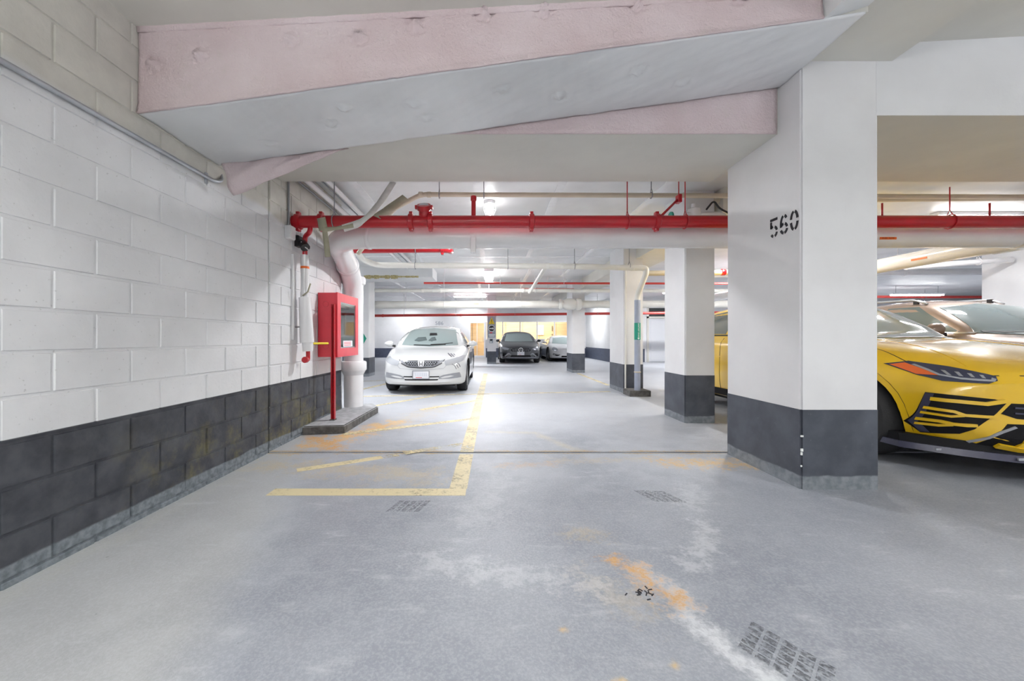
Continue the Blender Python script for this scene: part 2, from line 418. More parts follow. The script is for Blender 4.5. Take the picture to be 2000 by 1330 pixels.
# left block wall: backing plus every block
WX = -2.12
wl = tag(box('wall_left', WX-.25, WX, -4.2, JY-.008, -.05, 3.2, 'wall_block'), kind=STRUCT)
wl2 = tag(box('wall_left', WX-.25, WX, JY+.008, 5.58, -.05, 3.2, 'wall_block'), kind=STRUCT)
def block_mesh(ln):
    bm = bmesh.new(); h = .2; g = .004; d = .007; c = .006
    y0, y1, z0, z1 = g, ln-g, g, h-g
    B = [bm.verts.new((-.01, y, z)) for y, z in ((y0, z0), (y1, z0), (y1, z1), (y0, z1))]
    T = [bm.verts.new((d, y, z)) for y, z in ((y0+c, z0+c), (y1-c, z0+c), (y1-c, z1-c), (y0+c, z1-c))]
    bm.faces.new(T); bm.faces.new(B[::-1])
    for i in range(4): bm.faces.new((B[i], B[(i+1) % 4], T[(i+1) % 4], T[i]))
    bmesh.ops.recalc_face_normals(bm, faces=bm.faces)
    me = bpy.data.meshes.new('block'); bm.to_mesh(me); bm.free(); me.materials.append(MATS['wall_block']); return me
_bm = {}
def put_block(parent, y, z, ln):
    k = round(ln, 3)
    if k not in _bm: _bm[k] = block_mesh(ln)
    o = bpy.data.objects.new('block', _bm[k]); col.objects.link(o); o.parent = parent
    o.location = (WX+random.uniform(-.002, .002), y, z)
BL = .41
for k in range(-1, 15):
    z = .03+.2*k; odd = k % 2
    y = JY-.008-(BL if odd else BL/2)
    if not odd: put_block(wl, JY-.008-BL/2, z, BL/2)
    else: put_block(wl, y, z, BL)
    while y-BL > .3:
        y -= BL; put_block(wl, y, z, BL)
    y = JY+.008
    if odd: put_block(wl2, y, z, BL/2); y += BL/2
    while y+.05 < 5.58:
        put_block(wl2, y, z, min(BL, 5.58-y)); y += BL
wall('wall_left_return', -7.2, WX-.06, 5.58, 5.78, -.05, 3.2, 'white_paint')
wall('wall_left_far', -7.2, -6.8, 5.7, 23.2, -.05, 3.2, 'white_paint')
wall('baseboard_left', -6.8, -6.788, 5.8, 22.8, 0, .55, 'wall_dark')
wall('wall_rear', -2.4, 9.9, -4.4, -4.2, -.05, 4.2, 'white_paint')
wall('wall_right', 9.5, 9.7, -4.2, 7.5, -.05, 4.0, 'white_paint')
wall('wall_right_far', 26, 26.2, 7.3, 18.5, -.05, 3.2, 'white_paint')
wall('wall_right_return', 9.7, 26.2, 7.3, 7.5, -.05, 3.2, 'white_paint')
wall('wall_core', 5.68, 5.9, 18.3, 22.8, -.05, 3.2, 'white_paint')
wall('baseboard_core', 5.668, 5.68, 18.3, 22.8, 0, .62, 'wall_dark')
# transverse wall with a door and a louvre, built round the opening
DX0, DX1 = 7.42, 9.3
wall('wall_mid', 5.9, DX0, 18.3, 18.5, -.05, 3.2, 'white_paint')
wall('wall_mid', DX1, 26.2, 18.3, 18.5, -.05, 3.2, 'white_paint')
wall('wall_mid', DX0, DX1, 18.3, 18.5, 2.55, 3.2, 'white_paint')
wall('baseboard_mid', 5.668, DX0-.1, 18.288, 18.3, 0, .62, 'wall_dark')
d2 = thing('door_2', 'white panelled service door under a dark louvre beside the pipe post', 'door', (8.36, 18.4, 0)); d2['kind'] = STRUCT
bm = bmesh.new(); bx(bm, DX0, DX0+.09, 18.27, 18.45, 0, 2.55); bx(bm, DX1-.09, DX1, 18.27, 18.45, 0, 2.55); bx(bm, DX0, DX1, 18.27, 18.45, 2.06, 2.15)
obj('door_frame', bm, 'cream_bounce_paint', d2)
dl = box('door_leaf', DX0+.1, DX1-.1, 18.33, 18.38, .02, 2.05, 'door_white', d2)
for z0, z1 in ((.08, .52), (.58, 1.98)): box('door_panel', DX0+.2, DX1-.2, 18.318, 18.332, z0, z1, 'door_white', dl, .004)
lv = box('louvre_frame', DX0+.1, DX1-.1, 18.40, 18.44, 2.16, 2.54, 'black', d2)
for k in range(9):
    bm = bmesh.new(); z = 2.18+k*.04; prism(bm, [(18.34, z), (18.40, z+.025), (18.40, z+.031), (18.34, z+.006)], 'x', DX0+.1, DX1-.1); obj('slat', bm, 'louvre', lv)
# back wall with door and window opening
BY = 22.8
wall('wall_back', -7.2, -1.17, BY, BY+.2, -.05, 3.2, 'white_paint')
wall('wall_back', -1.17, 5.9, BY, BY+.2, 2.13, 3.2, 'white_paint')
wall('wall_back', -.2, 5.9, BY, BY+.2, -.05, 1.05, 'white_paint')
wall('wall_back', 4.75, 5.9, BY, BY+.2, 1.05, 2.13, 'white_paint')
wall('baseboard_back', -6.8, -1.2, BY-.012, BY, 0, .55, 'wall_dark')
wall('baseboard_back', -.18, 5.68, BY-.012, BY, 0, .55, 'wall_dark')
nb = text_obj('stencil_number', '586', .30, (-2.91, BY-.003, 2.0), ROT_FRONT, 'grey_ink', None, sx=1.1)
tag(nb, 'faint grey stencilled 586 on the far white wall above the white sedan', 'number')
d1 = thing('door_1', 'glazed white door glowing warm in the far wall left of the sign column', 'door', (-.68, BY, 0)); d1['kind'] = STRUCT
bm = bmesh.new(); bx(bm, -1.17, -1.08, BY-.05, BY+.1, 0, 2.13); bx(bm, -.29, -.2, BY-.05, BY+.1, 0, 2.13); bx(bm, -1.08, -.29, BY-.05, BY+.1, 2.02, 2.13); bx(bm, -1.08, -.29, BY-.05, BY+.1, 0.0, .12)
obj('door_frame', bm, 'frame_white', d1)
box('door_pane', -1.08, -.29, BY+.02, BY+.03, .12, 2.02, 'window_pane', d1)
box('door_mullion', -.72, -.68, BY+.0, BY+.05, .12, 2.02, 'frame_white', d1)
bm = tube(bmesh.new(), fillet([(-.34, BY-.05, .95), (-.34, BY-.1, .95), (-.34, BY-.1, 1.25), (-.34, BY-.05, 1.25)], .02), .012, 8); obj('door_handle', bm, 'steel', d1, smooth=True)
w1 = thing('window_1', 'row of lobby window panes glowing warm in the far wall', 'window', (2.3, BY, 1.05)); w1['kind'] = STRUCT
bm = bmesh.new(); bx(bm, -.2, 4.75, BY-.04, BY+.1, 2.08, 2.15); bx(bm, -.2, 4.75, BY-.04, BY+.1, 1.03, 1.09); obj('window_frame', bm, 'frame_white', w1)
mx = [-.17, .80, 1.82, 2.82, 3.84, 4.72]
for x in mx: box('mullion', x-.03, x+.03, BY-.03, BY+.08, 1.09, 2.08, 'frame_white', w1)
for a, b_ in zip(mx, mx[1:]): box('pane', a+.03, b_-.03, BY+.02, BY+.03, 1.09, 2.08, 'window_pane', w1)
# lobby behind the glass
wall('wall_lobby', -1.5, 6, 25.6, 25.8, -.05, 3.0, 'wood_panel')
for k in range(7):
    wall('trim_2', -1.1+k*1.1, -1.085+k*1.1, 25.585, 25.6, 0, 2.9, 'cabin')
wall('wall_lobby_left', -1.7, -1.5, BY+.2, 25.8, -.05, 3.0, 'wood_panel'); wall('wall_lobby_right', 5.9, 6.1, BY+.2, 25.8, -.05, 3.0, 'wood_panel')
tag(box('floor', -1.7, 6.1, BY+.2, 25.8, -.2, 0, 'wood_floor'), kind=STRUCT)
pc = thing('framed_notice', 'pale framed notice on the lobby wood wall behind the glass', 'notice', (3.35, 25.55, 1.3))
box('frame', 3.1, 3.6, 25.55, 25.58, 1.35, 2.0, 'frame_white', pc); box('sheet', 3.16, 3.54, 25.545, 25.552, 1.41, 1.94, 'plate', pc)
for i, z in enumerate((1.80, 1.70, 1.55)): box('print_line', 3.22, 3.48-.05*i, 25.540, 25.546, z, z+.03, 'wood_panel', pc)
for i, x in enumerate((4.16,)):
    h = thing('lobby_door_handle', 'tall dark door pull on the lobby wall behind the glass', 'handle', (x, 25.5, 1.0))
    for z0, z1 in ((1.62, 1.95), (1.05, 1.42)): box('pull', x-.03, x+.03, 25.53, 25.6, z0, z1, 'cabin', h)

# ------------------------------------------------------------------ beams
sl = (3.05-2.44)/(2.27-WX)
def zs(x): return 2.44+sl*(x-WX)
def wr(x, z, sd=0):
    return (math.sin(x*7.3+z*3+sd)*math.sin(z*11+x*2.1+sd)+.6*math.sin(x*19+z*13+sd*2)*math.sin(x*5-z*17))*.5
sb = thing('sloped_beam', 'sloping beam wrapped in pink and white insulation across the ceiling above the camera', 'beam', (0, 2.68, 2.7))
bm = prism(bmesh.new(), [(WX, zs(WX)+.02), (2.30, zs(2.30)+.02), (2.30, 3.4), (WX, 3.4)], 'y', 2.36, 3.02)
obj('beam_core', bm, 'cream_bounce_paint', sb)
def sheet(name, fn, nu, nv, th, m, parent, smooth=True):
    """closed thin sheet from fn(u,v)->(point, normal)"""
    bm = bmesh.new(); A = []; B = []
    for i in range(nu+1):
        ra, rb = [], []
        for j in range(nv+1):
            p, n = fn(i/nu, j/nv); p = Vector(p); n = Vector(n)
            ra.append(bm.verts.new(p)); rb.append(bm.verts.new(p-n*th))
        A.append(ra); B.append(rb)
    for i in range(nu):
        for j in range(nv):
            bm.faces.new((A[i][j], A[i+1][j], A[i+1][j+1], A[i][j+1])); bm.faces.new((B[i][j], B[i][j+1], B[i+1][j+1], B[i+1][j]))
    for i in range(nu):
        bm.faces.new((A[i][0], B[i][0], B[i+1][0], A[i+1][0])); bm.faces.new((A[i][nv], A[i+1][nv], B[i+1][nv], B[i][nv]))
    for j in range(nv):
        bm.faces.new((A[0][j], A[0][j+1], B[0][j+1], B[0][j])); bm.faces.new((A[nu][j], B[nu][j], B[nu][j+1], A[nu][j+1]))
    return obj(name, bm, m, parent, smooth=smooth)
pucks = [(-2.03, 2.74), (-1.75, 2.80), (-1.20, 2.90), (-.78, 2.92), (-.44, 2.98), (-.03, 3.06), (.33, 3.08), (.9, 3.12), (1.5, 3.16)]
def puck(x, z, lst, r=.045):
    s = 0
    for i, (a, b_) in enumerate(lst):
        dx, dz = x-a, z-b_; d = math.hypot(dx, dz)
        if d < r*3.2:
            an = math.atan2(dz, dx)
            s += math.exp(-(d/r)**2)*.8*(.6+.5*math.sin(an*5+i)) - .55*math.exp(-((d-r*1.25)/(r*.45))**2)*(.7+.3*math.sin(an*7+i*2))
    return s
def pink_front(x0, x1):
    def f(u, v):
        x = x0+(x1-x0)*u; zb = zs(x); zt = zfront(x)+.03
        z = zb+(zt-zb)*v
        y = 2.340-.006*wr(x, z)-.003*wr(x*3.1, z*2.7, 9)-.042*puck(x, z, pucks, .038)
        if v < .12: y -= .012*(1-(v/.12))                       # turned edge along the bottom
        if abs(x+.59) < .02: y -= .007                            # lapped seam
        return (x, y, z), (0, -1, 0)
    return f
sheet('pink_blanket', pink_front(WX+.012, 2.01), 260, 44, .012, 'pink_blanket', sb)
spk = [(-1.1, 2.7), (-.95, 2.55), (-.5, 2.62), (-.45, 2.8), (.1, 2.6), (.5, 2.75), (1.0, 2.6), (1.4, 2.8), (-1.6, 2.85)]
def soffit(u, v):
    x = WX+.012+(2.27-WX-.012)*u; y = 2.345+.69*v
    z = zs(x)-.006*wr(x*.8, y, 3)-.003*wr(x*3, y*2.6, 4)-.026*puck(x, y, spk, .04)
    return (x, y, z), (0, 0, -1)
sheet('white_blanket', soffit, 200, 36, .012, 'foil', sb)
def tb(u, v):
    x = WX+.01+(2.02-WX-.01)*u
    return (x, 2.335-.01*v+.002*math.sin(x*31), zfront(x)-.03+.045*v), (0, -1, 0)
sheet('top_strip', tb, 60, 4, .01, 'pink_blanket', sb)
# loose flap of pink blanket hanging off the low end
def flap(u, v):
    A = Vector((WX+.03, 3.03, 2.47)); B = Vector((-1.12, 3.05, 2.585)); C = Vector((-1.985, 3.05, 2.215))
    top = A.lerp(B, u); bot = C.lerp(B, u)
    p = top.lerp(bot, v); p.y -= .05*math.sin(math.pi*v)*(1-u)+.012*math.sin(u*17+v*9)*(1-u); p.x += .02*math.sin(v*5)
    return p, (0, -1, 0)
sheet('loose_flap', flap, 40, 16, .01, 'pink_blanket', sb)
# level beam behind it
lb = thing('level_beam', 'level concrete beam behind the sloping wrapped beam, ending at column 560', 'beam', (0, 3.5, 2.7))
box('beam_core', WX, 2.27, 3.06, 3.98, 2.70, 3.3, 'cream_bounce_paint', lb)
def pf(u, v):
    x = -.6+(2.26+.6)*u; z = 2.70+.38*v
    return (x, 3.052-.003*wr(x, z, 5), z), (0, -1, 0)
sheet('pink_blanket', pf, 80, 12, .008, 'pink_blanket', lb)
rb = thing('right_beam', 'deep white beam running right from column 560 over the yellow car', 'beam', (5.5, 3.4, 2.7))
bm = bmesh.new(); bx(bm, 2.834, 9.5, 2.83, 4.02, 2.715, 3.9); obj('beam_core', bm, 'cream_bounce_paint', rb)
box('beam_face', 2.815, 9.5, 2.8285, 2.83, 2.715, 3.6, 'white_paint', rb)
ob = thing('overhead_beam', 'cream beam running overhead from the top of column 560 towards the camera', 'beam', (2.63, 0, 3.12))
box('beam_core', 2.30, 2.93, -4.2, 2.83, 3.11, 3.7, 'cream_bounce_paint', ob)
ch = prism(bmesh.new(), [(2.02, 3.02), (2.30, 3.11), (2.30, 3.5), (2.02, 3.5)], 'y', -4.2, 2.36); obj('beam_haunch', ch, 'foil', ob)
cb = thing('column_line_beam', 'cream beam running back along the row of columns', 'beam', (3.2, 10, 2.7))
box('beam_core', 2.95, 3.6, 4.9, 18.3, 2.70, 3.2, 'cream_bounce_paint', cb)
bh = thing('ceiling_drop', 'white ceiling drop with a torn edge above the white sedan', 'beam', (-4, 10.7, 2.7))
box('drop_core', -6.8, -1.5, 10.3, 11.2, 2.73, 3.1, 'foil', bh)
bm = bmesh.new()
for i in range(26):
    x = -3.3+i*.055; h = random.uniform(.03, .09)*(1 if i < 16 else .35)
    bx(bm, x, x+.06, 10.27, 10.31, 2.73-h*.6, 2.75+h*.3)
obj('torn_insulation', bm, 'insul_yellow', bh)['kind'] = 'stuff'
# taped seams on the rear ceiling
for i, (x0, x1, y0, y1) in enumerate([(-.2, -.1, 4.0, 12), (.85, .95, 4.0, 9), (2.15, 2.25, 4.0, 12), (-1.7, -1.6, 4.0, 10), (-3.2, -3.1, 11.3, 22), (-1.8, -1.7, 11.3, 22), (-.4, -.3, 12.4, 22), (1.1, 1.2, 9.6, 22), (2.4, 2.5, 12.4, 22),
                                      (-2, 2.9, 6.2, 6.3), (-6, 2.9, 9.0, 9.1), (-6, 5, 14.2, 14.3), (-6, 5, 17.6, 17.7)]):
    box('tape_seam', x0, x1, y0, y1, CEIL-.006-.001*(i % 3), CEIL+.01, 'tape', rear_ceiling)

# ------------------------------------------------------------------ columns
def column(label, x0, x1, y0, y1, top, band, cap=None):
    c = thing('column', label, 'column', ((x0+x1)/2, (y0+y1)/2, 0))
    e = .003
    bm = bx(bmesh.new(), x0, x1, y0, y1, band, top); bmesh.ops.bevel(bm, geom=[ed for ed in bm.edges if abs(ed.verts[0].co.z-ed.verts[1].co.z) > .5], offset=.012, segments=2, affect='EDGES')
    obj('shaft', bm, 'column_white', c)
    bm = bx(bmesh.new(), x0-e, x1+e, y0-e, y1+e, -.01, band); bmesh.ops.bevel(bm, geom=[ed for ed in bm.edges if abs(ed.verts[0].co.z-ed.verts[1].co.z) > .3], offset=.013, segments=2, affect='EDGES')
    obj('painted_base', bm, 'column_base', c)
    return c
c560 = column('wide white column stencilled 560 with dark base beside the yellow car', 2.27, 2.835, 2.83, 3.71, 3.125, .575)
c2 = column('white column with dark base just left of column 560', 2.53, 2.915, 5.02, 5.61, CEIL, .62)
c3 = column('white column with dark base behind the grey drain pipe', 2.70, 3.09, 7.8, 8.7, CEIL, .58)
c4 = column('white column in front of the pearl coupe beneath the bulging pipe joint', 2.68, 3.08, 12.5, 13.4, CEIL, .62)
c5 = column('distant white column carrying the grey warning sign and intercom', -.08, .31, 16.9, 17.4, CEIL, .55)
c6 = column('pale column half hidden behind the thick white drain stack', -3.9, -3.46, 11.2, 11.8, CEIL, .55)
# chipped corner strip on column 560
bm = bmesh.new()
for i in range(26):
    z = .02+i*.021+random.uniform(-.01, .01); wd = random.uniform(.003, .014)
    if random.random() < .72: continue
    bx(bm, 2.27-.0052, 2.27+wd, 2.8235, 2.83, z, z+random.uniform(.008, .035))
bm2 = obj('chipped_corner', bm, 'white_ink', c560); bm2['kind'] = 'stuff'
# stencil 560 on the left face of the column (built from stroke pieces)
def arc(cx, cz, rx, rz, a0, a1, n=8):
    return [(cx+rx*math.cos(math.radians(a0+(a1-a0)*i/n)), cz+rz*math.sin(math.radians(a0+(a1-a0)*i/n))) for i in range(n+1)]
def stroke(bm, pts, wd, place):
    L = []; R = []
    for i, p in enumerate(pts):
        a = Vector(pts[max(i-1, 0)]); b_ = Vector(pts[min(i+1, len(pts)-1)]); d = (b_-a).normalized(); n = Vector((-d.y, d.x))*wd/2
        L.append(Vector(p)+n); R.append(Vector(p)-n)
    for i in range(len(pts)-1):
        q = [L[i], L[i+1], R[i+1], R[i]]
        A = [bm.verts.new(place(v.x, v.y, 0)) for v in q]; B = [bm.verts.new(place(v.x, v.y, .0012)) for v in q]
        bm.faces.new(A); bm.faces.new(B[::-1])
        for k in range(4): bm.faces.new((A[k], B[k], B[(k+1) % 4], A[(k+1) % 4]))
def stencil(char, y_left, z0, w_, h, parent):
    """digit on the x = 2.27 face; u runs towards the camera"""
    place = lambda u, z, d: (2.2695-d, y_left-u, z)
    r = w_/2; st = w_*.25; bm = bmesh.new(); q = st/2
    cx = r; gap = 11
    if char == '0':
        for a0, a1 in ((100, 170), (190, 258), (282, 350), (10, 80)): stroke(bm, arc(cx, z0+h/2, r-q, h/2-q, a0, a1), st, place)
    if char == '6':
        for a0, a1 in ((195, 262), (280, 350), (10, 72)): stroke(bm, arc(cx, z0+h*.30, r-q, h*.30-q, a0, a1), st, place)
        stroke(bm, arc(cx, z0+h*.52, r-q, h*.48-q, 105, 200), st, place); stroke(bm, arc(cx, z0+h*.52, r-q, h*.48-q, 78, 40), st, place)
        stroke(bm, arc(cx, z0+h*.30, r-q, h*.30-q, 100, 140), st, place)
    if char == '5':
        stroke(bm, [(0, z0+h-q), (w_*.95, z0+h-q)], st, place)
        stroke(bm, [(q, z0+h*.84), (q, z0+h*.50)], st, place); stroke(bm, [(q, z0+h*.53), (w_*.36, z0+h*.60)], st, place)
        for a0, a1 in ((75, 12), (-10, -72), (-105, -150)): stroke(bm, arc(cx, z0+h*.31, r-q, h*.31-q, a0, a1), st, place)
    return obj('stencil_digit', bm, 'black_ink', parent)
# digits: pixel columns 1504-1524, 1524-1541, 1543-1562 on the x=2.27 face
for ch_, px in (('5', 1504.5), ('6', 1523.5), ('0', 1543)):
    stencil(ch_, 2.27*F/(px-VX), 1.895, .083, .155, c560)
# sign on the distant column
sg = thing('warning_sign', 'grey warning sign with yellow triangle and black disc on the distant column', 'sign', (.115, 16.9, 1.4))
Z = lambda py, Y: CZ-(py-VY)/F*Y
X = lambda px, Y: (px-VX)/F*Y
sy = 16.89
box('panel', -.06, .29, sy-.01, sy+.01, Z(659.5, sy), Z(619, sy), 'sign_grey', sg)
box('header', -.08, .31, sy-.012, sy+.01, Z(619, sy), Z(615, sy), 'steel', sg)
def poly(name, pts, y, th, m, parent):
    return obj(name, prism(bmesh.new(), pts, 'y', y-th, y), m, parent)
ctr = .115; tz = Z(633, sy); tt = Z(620, sy)
poly('triangle', [(ctr-.135, tz), (ctr+.135, tz), (ctr, tt)], sy-.01, .004, 'yellow_sign', sg)
box('exclamation', ctr-.012, ctr+.012, sy-.018, sy-.013, tz+.09, tt-.08, 'black_ink', sg); box('exclamation_dot', ctr-.014, ctr+.014, sy-.018, sy-.013, tz+.03, tz+.06, 'black_ink', sg)
dz = Z(641.5, sy)
obj('disc_rim', lathe(bmesh.new(), [(.145, -.004), (.145, 0)], (ctr, sy-.01, dz), 'y', 28), 'white_ink', sg)
obj('disc', lathe(bmesh.new(), [(.122, -.008), (.122, 0)], (ctr, sy-.01, dz), 'y', 28), 'black_ink', sg)
bm = bmesh.new(); bx(bm, ctr-.10, ctr+.05, sy-.021, sy-.017, dz-.025, dz+.025); bx(bm, ctr+.03, ctr+.09, sy-.021, sy-.017, dz-.042, dz+.042); bx(bm, ctr-.10, ctr+.1, sy-.021, sy-.017, dz-.03, dz-.012); obj('car_symbol', bm, 'white_ink', sg)
box('red_text_bar', ctr-.08, ctr+.03, sy-.014, sy-.009, Z(651, sy), Z(648.5, sy), 'red_ink', sg)
box('text_bar', ctr-.13, ctr+.15, sy-.014, sy-.009, Z(654.3, sy), Z(652.8, sy), 'white_ink', sg)
box('text_bar', ctr-.10, ctr+.12, sy-.014, sy-.009, Z(657, sy), Z(655.7, sy), 'white_ink', sg)
ic = thing('intercom', 'small dark intercom box under the warning sign', 'intercom', (.13, 16.87, 1.15))
box('case', X(956, sy), X(963, sy), sy-.06, sy+.01, Z(670, sy), Z(661.5, sy), 'sign_grey', ic, .01)
box('screen', X(957.3, sy), X(961.7, sy), sy-.066, sy-.058, Z(665.5, sy), Z(662.5, sy), 'black', ic); box('card_slot', X(957.3, sy), X(960.3, sy), sy-.066, sy-.058, Z(668.6, sy), Z(667, sy), 'white_ink', ic)

# ------------------------------------------------------------------ floor markings
def marking(label, a, b_, wd, m, cut=None):
    a = Vector(a); b_ = Vector(b_); d = (b_-a).normalized(); n = Vector((-d.y, d.x))*wd/2
    bm = bmesh.new(); k = max(2, int((b_-a).length/.05)); rows = []
    for i in range(k+1):
        p = a.lerp(b_, i/k)
        rows.append([p+n, p-n])
    def zz(p): return (-.004 if p.y < JY else .004)
    for r0, r1 in zip(rows, rows[1:]):
        if (r0[0].y-JY)*(r1[0].y-JY) < 0: continue
        q = [r0[0], r1[0], r1[1], r0[1]]; z = zz((r0[0]+r1[0])/2)
        A = [bm.verts.new((v.x, v.y, z+.0015)) for v in q]; B = [bm.verts.new((v.x, v.y, z-.001)) for v in q]
        bm.faces.new(A); bm.faces.new(B[::-1])
        for i in range(4): bm.faces.new((A[i], B[i], B[(i+1) % 4], A[(i+1) % 4]))
    return tag(obj('floor_line', bm, m, origin=((a.x+b_.x)/2, (a.y+b_.y)/2, 0)), label, 'floor line', 'painted yellow floor lines')
marking('straight yellow floor line across the foreground, nearest the camera', (-1.56, 2.78), (-.165, 2.78), .125, 'line_yellow')
marking('long worn yellow floor line running back from the foreground corner past the white sedan', (-.225, 2.84), (-.105, 12.2), .13, 'line_worn')
marking('short bright slanted yellow line just in front of the floor joint', (-1.60, 3.24), (-.99, 3.60), .095, 'line_yellow')
marking('faded yellow hatch line running over the floor joint to the long line', (-.99, 3.60), (-.27, 4.02), .095, 'line_faint')
marking('slanted yellow hatch line starting at the rust stain by the concrete kerb', (-1.66, 4.43), (-.23, 5.29), .10, 'line_worn')
marking('slanted yellow hatch line short of the white sedan, meeting the long line', (-1.05, 5.96), (-.21, 6.88), .10, 'line_worn')
marking('slanted yellow hatch line just right of the drain stack kerb', (-1.86, 6.30), (-1.05, 7.44), .10, 'line_worn')
marking('thin yellow line crossing the whole aisle in front of the white sedan', (-2.4, 7.36), (2.5, 8.04), .10, 'line_worn')
marking('faint yellow line between the two farther right columns', (2.80, 9.1), (2.80, 12.3), .10, 'line_worn')
marking('faint slanted yellow line left of the white sedan', (-2.75, 8.3), (-2.45, 9.6), .12, 'line_worn')
marking('faint yellow line further back left of the white sedan', (-3.4, 9.9), (-2.3, 10.4), .12, 'line_faint')
def tyre_print(label, cx, cy, w_, h, ang, n, slant):
    bm = bmesh.new(); ca, sa = math.cos(ang), math.sin(ang)
    for i in range(n):
        u0 = -w_/2+i*w_/n; u1 = u0+w_/n*.72
        for j in range(5):
            v0 = -h/2+j*h/5; v1 = v0+h/5*.8
            q = [(u0+slant*v0, v0), (u1+slant*v0, v0), (u1+slant*v1, v1), (u0+slant*v1, v1)]
            A = [bm.verts.new((cx+u*ca-v*sa, cy+u*sa+v*ca, -.0025)) for u, v in q]; B = [bm.verts.new((x_.co.x, x_.co.y, -.005)) for x_ in A]
            bm.faces.new(A); bm.faces.new(B[::-1])
            for k in range(4): bm.faces.new((A[k], B[k], B[(k+1) % 4], A[(k+1) % 4]))
    tag(obj('tyre_print', bm, 'tyre_print', origin=(cx, cy, 0)), label, 'tyre mark', 'dark tyre prints on the floor')
tyre_print('faint tyre tread print just below the yellow line across the foreground', X(801, 2.55), 2.55, .22, .17, 0, 5, .3)
tyre_print('dark tyre tread print on the floor left of column 560', X(1288, 2.71), 2.71, .22, .19, -.1, 5, -.5)
tyre_print('large dark tyre tread print at the bottom right of the floor', X(1525, 1.36), 1.345, .19, .26, .75, 5, .2)
bm = bmesh.new()
for i in range(15):
    cx = X(1250, 1.68)+random.gauss(0, .03); cy = 1.68+random.gauss(0, .018); a = random.uniform(0, 3.1); l = .009; wd = .0025
    q = [(-l, -wd), (l, -wd), (l, wd), (-l, wd)]
    A = [bm.verts.new((cx+u*math.cos(a)-v*math.sin(a), cy+u*math.sin(a)+v*math.cos(a), -.002)) for u, v in q]; bm.faces.new(A)
    B = [bm.verts.new((v.co.x, v.co.y, -.0045)) for v in A]; bm.faces.new(B[::-1])
    for k in range(4): bm.faces.new((A[k], B[k], B[(k+1) % 4], A[(k+1) % 4]))
tag(obj('floor_debris', bm, 'black_ink', origin=(X(1250, 1.68), 1.68, 0)), 'scatter of small dark flecks on the rust stain in the foreground', 'debris', kind='stuff')

# ------------------------------------------------------------------ pipes
def hanger(parent, x, y, ztop, zc, r, m='rod', clevis=True):
    bm = bmesh.new(); tube(bm, [(x, y, zc+r+.05 if clevis else zc), (x, y, ztop)], .006, 6)
    if clevis:
        ring = [(x, y+(r+.008)*math.cos(a), zc+(r+.008)*math.sin(a)) for a in [2*math.pi*k/14 for k in range(15)]]
        tube(bm, ring, .006, 5); tube(bm, [(x, y-.03, zc+r), (x, y, zc+r+.06), (x, y+.03, zc+r)], .005, 5)
    return obj('hanger', bm, m, parent, smooth=True)
RY, RZ, RR = 4.20, 2.355, .066
rp = thing('red_main_pipe', 'thick red sprinkler main running across the aisle under the beam', 'pipe', (2, RY, RZ))
pipe('pipe_run', [(WX-.02, RY, RZ), (9.4, RY, RZ)], RR, 'red_pipe', rp)
def coupling(x, parent, y=RY, z=RZ, r=RR):
    bm = tube(bmesh.new(), [(x-.03, y, z), (x-.022, y, z), (x+.022, y, z), (x+.03, y, z)], [r*1.05, r*1.28, r*1.28, r*1.05], 18)
    for s in (-1, 1): bx(bm, x-.018, x+.018, y-.03, y+.03, z+s*r*1.25-.022, z+s*r*1.25+.022, .004)
    return obj('coupling', bm, 'red_pipe', parent, smooth=45)
for px in (803, 841, 1038, 1282, 583): coupling(X(px, RY), rp)
x0 = X(628, RY); coupling(x0, rp)
# elbow drop to the wall riser
pipe('branch', [(X(606, RY), RY, RZ), (X(606, RY), RY, RZ-.11), (-2.02, RY+.07, RZ-.14), (-2.02, RY+.07, RZ-.36)], .026, 'red_pipe', rp, bend=.05)
# tee outlet with grooved cap above the run
tx = X(829, RY); bm = tube(bmesh.new(), [(tx, RY, RZ+.03), (tx, RY, RZ+.10), (tx, RY-.035, RZ+.155)], [.06, .06, .062], 18); obj('tee_outlet', bm, 'red_pipe', rp, smooth=50)
obj('tee_cap', tube(bmesh.new(), [(tx, RY-.03, RZ+.15), (tx, RY-.046, RZ+.168)], .05, 18), 'steel', rp, smooth=50)
bm = tube(bmesh.new(), [(tx, RY-.016, RZ+.125), (tx, RY-.045, RZ+.167)], [.074, .074], 18)
for s in (-1, 1): bx(bm, tx+s*.075-.02, tx+s*.075+.02, RY-.05, RY-.005, RZ+.125, RZ+.165, .004)
obj('tee_clamp', bm, 'red_pipe', rp, smooth=45)
bm = tube(bmesh.new(), [(X(925, RY), RY, RZ+.05), (X(925, RY), RY, RZ+.25)], .024, 12); obj('upstand', bm, 'red_pipe', rp, smooth=50)
collar('upstand_cap', (X(925, RY), RY, RZ+.25), (0, 0, 1), .032, .05, 'red_pipe', rp)
# seismic brace
bm = tube(bmesh.new(), [(X(1291, RY), RY, RZ+.06), (X(1338, RY), RY+.15, RZ+.30)], .014, 8); obj('brace', bm, 'red_pipe', rp, smooth=True)
bm = bmesh.new(); bx(bm, X(1338, RY)-.02, X(1338, RY)+.02, RY+.10, RY+.18, RZ+.25, RZ+.34, .006); tube(bm, [(X(1338, RY), RY+.14, RZ+.33), (X(1338, RY), RY+.14, CEIL)], .006, 6); obj('brace_foot', bm, 'red_pipe', rp)
for px in (1225, 1338, 653, 1855): hanger(rp, X(px, RY), RY, CEIL if px != 1855 else 2.73, RZ, RR, 'red_pipe' if px > 700 else 'rod')
for px in (1723, 1933):
    bm = tube(bmesh.new(), [(X(px, RY), RY, RZ+.05), (X(px, RY), RY, RZ+.20)], .009, 8); obj('sprinkler_drop', bm, 'red_pipe', rp, smooth=True)
